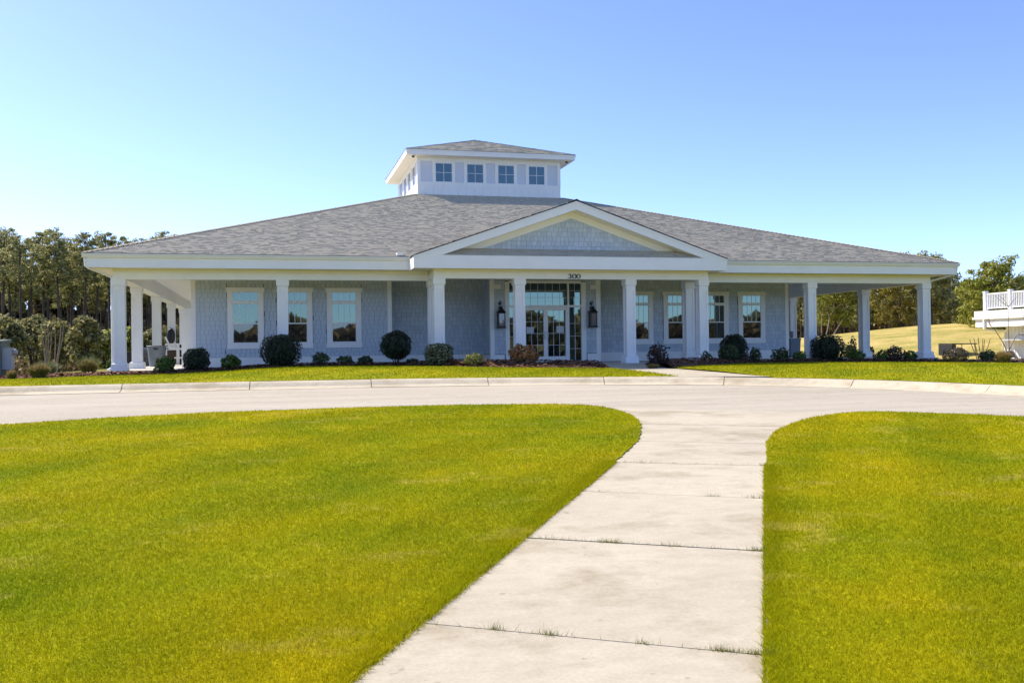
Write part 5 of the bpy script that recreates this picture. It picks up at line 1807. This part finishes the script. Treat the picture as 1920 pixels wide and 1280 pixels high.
golf_cart((q[0], q[1], -1.34), math.radians(4), "dark roofed golf cart half hidden behind the grey brown shrub", 'dark')
MB().box(-1.04, -0.72, -0.57, 0.57, 0.9, 1.835).build("rear_curtain", M['dark'], S.objects[[o.name for o in S.objects if o.name.startswith("golf_cart")][0]])
q = polar(1919, 62)
golf_cart((q[0], q[1], -1.15), math.radians(-62), "white golf cart at the right edge beside the golden grass clump", 'cart_white')

# ------------------------------------------------------------------ trees
def pine_parts(seed, h=18.0, crown0=0.52, spread=2.6, n_branch=46, per=60, size=0.24, mat='pine_a', trunk_r=0.17, dead=6, radk=1.0):
    r_ = np.random.default_rng(seed)
    lean = r_.normal(0, 0.012, 2)
    bend = r_.normal(0, 0.25, 2)
    def axis(t):
        return np.array([lean[0] * h * t + bend[0] * math.sin(t * 3), lean[1] * h * t + bend[1] * math.sin(t * 3), h * t])
    tr = MB()
    ts = np.linspace(0, 0.97, 9)
    tr.tube([axis(t) - np.array([0, 0, 0.6 if t == 0 else 0]) for t in ts], [trunk_r * (1 - 0.8 * t) + 0.015 for t in ts], 7)
    C_, N_ = [], []
    for k in range(n_branch):
        f = (k + r_.random()) / n_branch
        t = crown0 + (0.985 - crown0) * f
        a = k * 2.399 + r_.normal(0, 0.4)
        prof_ = math.sin(min(1.0, 0.22 + 0.9 * (1 - f)) * PI * 0.55) * (0.55 + 0.45 * min(1, f * 4))
        ln = spread * prof_ * r_.uniform(0.45, 1.1)
        b0 = axis(t)
        d = np.array([math.cos(a), math.sin(a), r_.uniform(0.05, 0.55)])
        b1 = b0 + d * ln
        tr.tube([b0, b0 + d * ln * 0.5 - np.array([0, 0, 0.05 * ln]), b1], [0.045 * (1.2 - f), 0.03 * (1.2 - f), 0.012], 4, False)
        for cl_ in range(2 if ln > 0.9 else 1):
            c = b1 if cl_ == 0 else b0 + d * ln * r_.uniform(0.5, 0.75) + r_.normal(0, 0.25, 3)
            m_ = int(per * r_.uniform(0.5, 1.1))
            rad = r_.uniform(0.45, 0.95) * (0.6 + 0.4 * spread / 2.6) * radk
            q = r_.normal(0, 1, (m_, 3))
            q /= np.linalg.norm(q, axis=1)[:, None]
            rr = r_.random(m_) ** 0.45
            C_.append(c[None] + q * rr[:, None] * np.array([rad, rad, rad * 0.62]))
            N_.append(q + np.array([0, 0, 0.5]))
    for k in range(dead):
        t = r_.uniform(min(0.25, crown0 * 0.5), crown0)
        a = r_.uniform(0, 6.28)
        b0 = axis(t)
        d = np.array([math.cos(a), math.sin(a), r_.uniform(-0.1, 0.3)]) * r_.uniform(0.5, 1.5)
        tr.tube([b0, b0 + d], [0.025, 0.006], 4, False)
    V, F4 = leaf_quads(np.concatenate(C_), np.concatenate(N_), size, r_, asp=0.38)
    return tr, V, F4
def make_pine(loc, label, group=None, mat='pine_a', name="pine_tree", **kw):
    tr, V, F4 = pine_parts(mat=mat, **kw)
    t_ = thing(name, label, "tree", loc, group)
    tr.build("trunk", M['bark'], t_)
    np_mesh("crown", V, F4, M[mat], t_)
    return t_
protos = []
hide_q = []
def ground_left(x, y):
    return float(T(x, y)[0]) - 0.06
PH = 18.0
front = [(-14, 430, 118), (6, 432, 112), (20, 422, 121), (43, 441, 104), (58, 447, 126), (76, 429, 110), (95, 424, 116), (110, 434, 107), (129, 443, 128), (144, 452, 112),
         (160, 433, 109), (181, 446, 125), (204, 430, 113), (221, 441, 121), (246, 446, 117), (274, 442, 124), (298, 440, 128), (319, 434, 122), (358, 437, 131)]
names_ = ["tall pine cut by the left edge of the photo", "tall pine second from the left edge of the photo", "tall pine third from the left edge, rising above both its neighbours",
          "shorter pine fourth from the left edge of the wood", "pine fifth from the left edge of the wood, low topped", "tall pine sixth from the left edge of the wood",
          "tall twin topped pine seventh from the left edge of the wood", "tall pine eighth from the left edge of the wood", "pine ninth from the left edge of the wood, set back",
          "low topped pine tenth from the left edge, left of the bare gap", "round topped pine eleventh from the left, just left of the eave corner", "set back pine twelfth from the left, above the eave corner",
          "tallest round topped pine rising just above the left end of the roof", "pine right of the tallest one above the left roof slope", "slim pine top left of the gap above the roof slope",
          "first of three small pine tops over the left roof slope", "middle of three small pine tops over the left roof slope", "last of three small pine tops over the left roof slope", "single pine tip peeping over the roof slope furthest right"]
var = []
for i in range(6):
    var.append(dict(seed=100 + i, h=PH, crown0=[0.60, 0.64, 0.56, 0.67, 0.62, 0.54][i], spread=[2.1, 2.5, 1.9, 2.6, 2.2, 2.0][i], n_branch=[46, 44, 50, 38, 46, 52][i], per=80, radk=0.8, size=0.17, trunk_r=0.21))
proto_l = []
for i, ((u, vt, d), lb_) in enumerate(zip(front, names_)):
    q = polar(u, d)
    zg = ground_left(q[0], q[1])
    rr = ray(u, vt + 5)
    topz = CAM[2] + rr[2] / np.linalg.norm(rr[:2]) * d
    sc = (topz - zg) / (PH * 0.995)
    if i < 6:
        t_ = make_pine((q[0], q[1], zg), lb_, "pines at the front of the left wood", **var[i])
        t_.scale = (sc, sc, sc)
        t_.rotation_euler = (0, 0, i * 1.1)
        proto_l.append(t_)
    else:
        t_ = copy_tree(proto_l[(i * 5 + 2) % 6], (q[0], q[1], zg), i * 1.7, (sc, sc, sc), lb_)
for i in range(60):
    u = random.uniform(-60, 420)
    d = random.uniform(126, 175)
    q = polar(u, d)
    zg = ground_left(q[0], q[1])
    vt = random.uniform(466, 520)
    rr = ray(u, vt)
    topz = CAM[2] + rr[2] / np.linalg.norm(rr[:2]) * d
    sc = (topz - zg) / (PH * 0.995)
    t_ = copy_tree(proto_l[i % 6], (q[0], q[1], zg), random.uniform(0, 6), (sc * 0.95, sc * 0.95, sc), "pine standing deep in the wood left of the clubhouse")
    t_['group'] = "pines deep in the left wood"

# right wood
pr0 = make_pine((*polar(1571, 96), -1.0), "yellow green pine with a clear trunk seen left of the inner right column", None, 'pine_b', seed=301, size=0.16, h=10.2, crown0=0.34, spread=3.2, n_branch=60, per=120)
pr1 = make_pine((*polar(1697, 92), -0.5), "yellowed pine crown hanging left of the right corner column", None, 'pine_c', seed=302, size=0.16, h=8.7, crown0=0.34, spread=2.6, n_branch=46, per=120)
pr2 = make_pine((*polar(1870, 84), -0.9), "sunlit bushy pine towering behind the white outbuilding", None, 'pine_b', seed=303, size=0.15, h=7.9, crown0=0.2, spread=2.8, n_branch=90, per=75, radk=0.75)
pr3 = make_pine((*polar(1748, 100), -0.5), "grey green pine with pale trunk right of the right corner column", None, 'pine_a', seed=304, size=0.16, per=110, h=9.6, crown0=0.42, spread=2.4, n_branch=60)
pr4 = make_pine((*polar(1915, 92), -0.9), "dark pine at the right edge behind the deck railing", None, 'pine_a', seed=305, size=0.15, per=110, h=7.0, crown0=0.3, spread=2.4, n_branch=60)
pr5 = make_pine((*polar(1835, 88), -0.9), "low sunlit pine left of the towering one behind the outbuilding", None, 'pine_b', seed=306, size=0.15, per=110, h=6.6, crown0=0.3, spread=2.0, n_branch=60)
proto_r = [make_pine((*polar(1500 + 40 * i, 118 + 3 * i), -0.9), "slim pine in the dense wood behind the golden mound", "pines in the wood behind the mound", 'pine_a', seed=400 + i, h=15, crown0=[0.52, 0.47, 0.56][i], spread=[2.2, 2.6, 2.4][i], n_branch=36, trunk_r=0.15, per=90, size=0.18) for i in range(3)]
for t_ in proto_r:
    t_.scale = (0.6, 0.6, 0.6)
tops = [(1440, 515), (1700, 505), (1760, 505), (1790, 514), (1830, 530), (1860, 535), (1990, 535)]
for i in range(150):
    u = random.uniform(1440, 1960)
    d = random.uniform(108, 150)
    q = polar(u, d)
    vt = np.interp(u, [t[0] for t in tops], [t[1] for t in tops]) + random.uniform(10, 55)
    if i in (3, 9):
        u = (1743, 1768)[i == 9]
        q = polar(u, d)
        vt = 494
    rr = ray(u, vt)
    topz = CAM[2] + rr[2] / np.linalg.norm(rr[:2]) * d
    zg = -1.0
    sc = (topz - zg) / 15
    t_ = copy_tree(proto_r[i % 3], (q[0], q[1], zg), random.uniform(0, 6), (sc, sc, sc))

# understorey on the left and right
def scrub_tree(u, d, top_v, wpx, label, mat='scrub', n=2600, seed=1, base=None, stems=5):
    q = polar(u, d)
    zg = ground_left(q[0], q[1]) if base is None else base
    rr = ray(u, top_v)
    topz = CAM[2] + rr[2] / np.linalg.norm(rr[:2]) * d
    h = topz - zg
    w = wpx * d / F_PX
    o_ = thing("understorey_tree", label, "tree", (q[0], q[1], zg))
    r_ = np.random.default_rng(seed)
    C_, N_ = [], []
    nb = 34
    for k in range(nb):
        D = r_.normal(0, 1, 3)
        D /= np.linalg.norm(D)
        D[2] = abs(D[2]) if r_.random() < 0.75 else D[2]
        c = np.array([0, 0, h * 0.46]) + D * np.array([w * 0.40, w * 0.40, h * 0.42]) * r_.uniform(0.55, 1.0)
        m_ = n // nb
        q2 = r_.normal(0, 1, (m_, 3))
        q2 /= np.linalg.norm(q2, axis=1)[:, None]
        rad = r_.uniform(0.12, 0.2) * w + 0.2
        C_.append(c[None] + q2 * (r_.random(m_) ** 0.4)[:, None] * np.array([rad, rad, rad * 0.8]))
        N_.append(q2)
    V, F4 = leaf_quads(np.concatenate(C_), np.concatenate(N_), 0.17, r_, asp=0.5)
    V[:, 2] = np.maximum(V[:, 2], 0.02)
    np_mesh("crown", V, F4, M[mat], o_)
    tr = MB()
    for k in range(stems):
        a = r_.uniform(0, 6.28)
        tr.tube([(0, 0, -0.4), (math.cos(a) * w * 0.08, math.sin(a) * w * 0.08, h * 0.3), (math.cos(a) * w * 0.25, math.sin(a) * w * 0.25, h * 0.75)], [0.09, 0.06, 0.02], 5)
    tr.build("trunk", M['bark'], o_)
    return o_
scrub_tree(12, 78, 585, 66, "broad bushy tree above the green cabinet", seed=1, mat='scrub', n=3600)
scrub_tree(62, 84, 572, 64, "tall bushy tree behind the pale bare stems", seed=2, n=3400)
scrub_tree(108, 80, 590, 60, "bushy tree behind the right set of pale bare stems", seed=3, n=3200)
scrub_tree(160, 76, 578, 62, "rounded bushy tree left of the left corner column", seed=4, mat='scrub', n=3600)
scrub_tree(198, 82, 606, 50, "low bushy tree touching the left corner column", seed=5, mat='pine_b')
scrub_tree(243, 84, 602, 44, "bushy tree seen between the first two left porch columns", seed=6, mat='pine_b')
scrub_tree(280, 86, 608, 44, "bushy tree seen between the second and third left porch columns", seed=7)
scrub_tree(325, 92, 600, 60, "bushy tree seen through the back of the left porch", seed=8)
scrub_tree(-40, 80, 580, 80, "bushy tree just beyond the left edge of the cabinet", seed=9)
# bare whitish tree on the right, behind the porch
q = polar(1538, 74)
bt = [[(0, 0, -0.3), (0.0, 0, 0.8), (0.1, 0, 2.0), (0.15, 0, 3.9)], [(0, 0, 0.2), (-0.4, 0, 1.4), (-0.8, 0.1, 2.6), (-0.9, 0, 3.6)], [(0, 0, 0.2), (0.5, 0, 1.3), (1.1, 0, 2.3), (1.6, 0, 3.0)], [(0, 0, 0.4), (-0.15, 0.1, 1.6), (-0.35, 0, 3.0), (-0.3, 0, 4.4)], [(0, 0, 0.5), (0.3, -0.1, 1.8), (0.7, 0, 3.0), (0.8, 0, 3.7)]]
bare_tree((q[0], q[1], -1.0), bt, "pale bare branching tree left of the golden mound", 'bark_pale', r0=0.06)

# dense undergrowth behind the standing trunks, one mass on each side
def wood_mass(u0, u1, d0, d1, top, n, zg, seed, label_kind='stuff', size=0.42, name="wood"):
    r_ = np.random.default_rng(seed)
    u = r_.uniform(u0, u1, n)
    d = r_.uniform(d0, d1, n)
    th = YAW + np.arctan((u - 960) / F_PX)
    X = CAM[0] + np.sin(th) * d; Y = CAM[1] + np.cos(th) * d
    env = top * (0.75 + 0.25 * np.sin(u * 0.05) * np.cos(u * 0.023 + 1) + 0.12 * np.sin(u * 0.21))
    Z = zg + env * r_.random(n) ** 1.25
    C_ = np.stack([X, Y, Z], 1)
    V, F4 = leaf_quads(C_, r_.normal(0, 1, (n, 3)), size, r_, asp=0.5)
    o_ = np_mesh(name, V, F4, M['wood_mass'])
    return tag(o_, kind=label_kind)
wood_mass(-140, 440, 165, 185, 14.0, 70000, -1.4, 5, size=0.95)
wood_mass(-140, 440, 146, 156, 7.0, 26000, -1.4, 15, size=0.6)
wood_mass(1400, 2050, 140, 160, 10.0, 30000, -1.2, 6, size=0.5)
wood_mass(1440, 1980, 100, 112, 1.6, 7000, -0.9, 8, size=0.22, name="undergrowth")
wood_mass(-140, 420, 84, 100, 2.2, 9000, -1.25, 9, size=0.25, name="undergrowth")
# the tree line across the way, mirrored in the windows
r_ = np.random.default_rng(77)
n = 26000
th = r_.uniform(math.radians(100), math.radians(260), n)
R0 = r_.uniform(190, 215, n)
X = R0 * np.sin(th); Y = R0 * np.cos(th)
env = 13.0 * (0.72 + 0.22 * np.sin(th * 23) * np.cos(th * 11 + 1) + 0.16 * np.sin(th * 61 + 2))
Z = -2.0 + env * r_.random(n) ** 0.8
V, F4 = leaf_quads(np.stack([X, Y, Z], 1), r_.normal(0, 1, (n, 3)), 1.9, r_, asp=0.6)
tag(np_mesh("distant_wood", V, F4, M['wood_mass']), kind='stuff')
bpy.context.view_layer.update()
print("verts", sum(len(o.data.vertices) for o in S.objects if o.type == 'MESH'), "objects", len(S.objects))
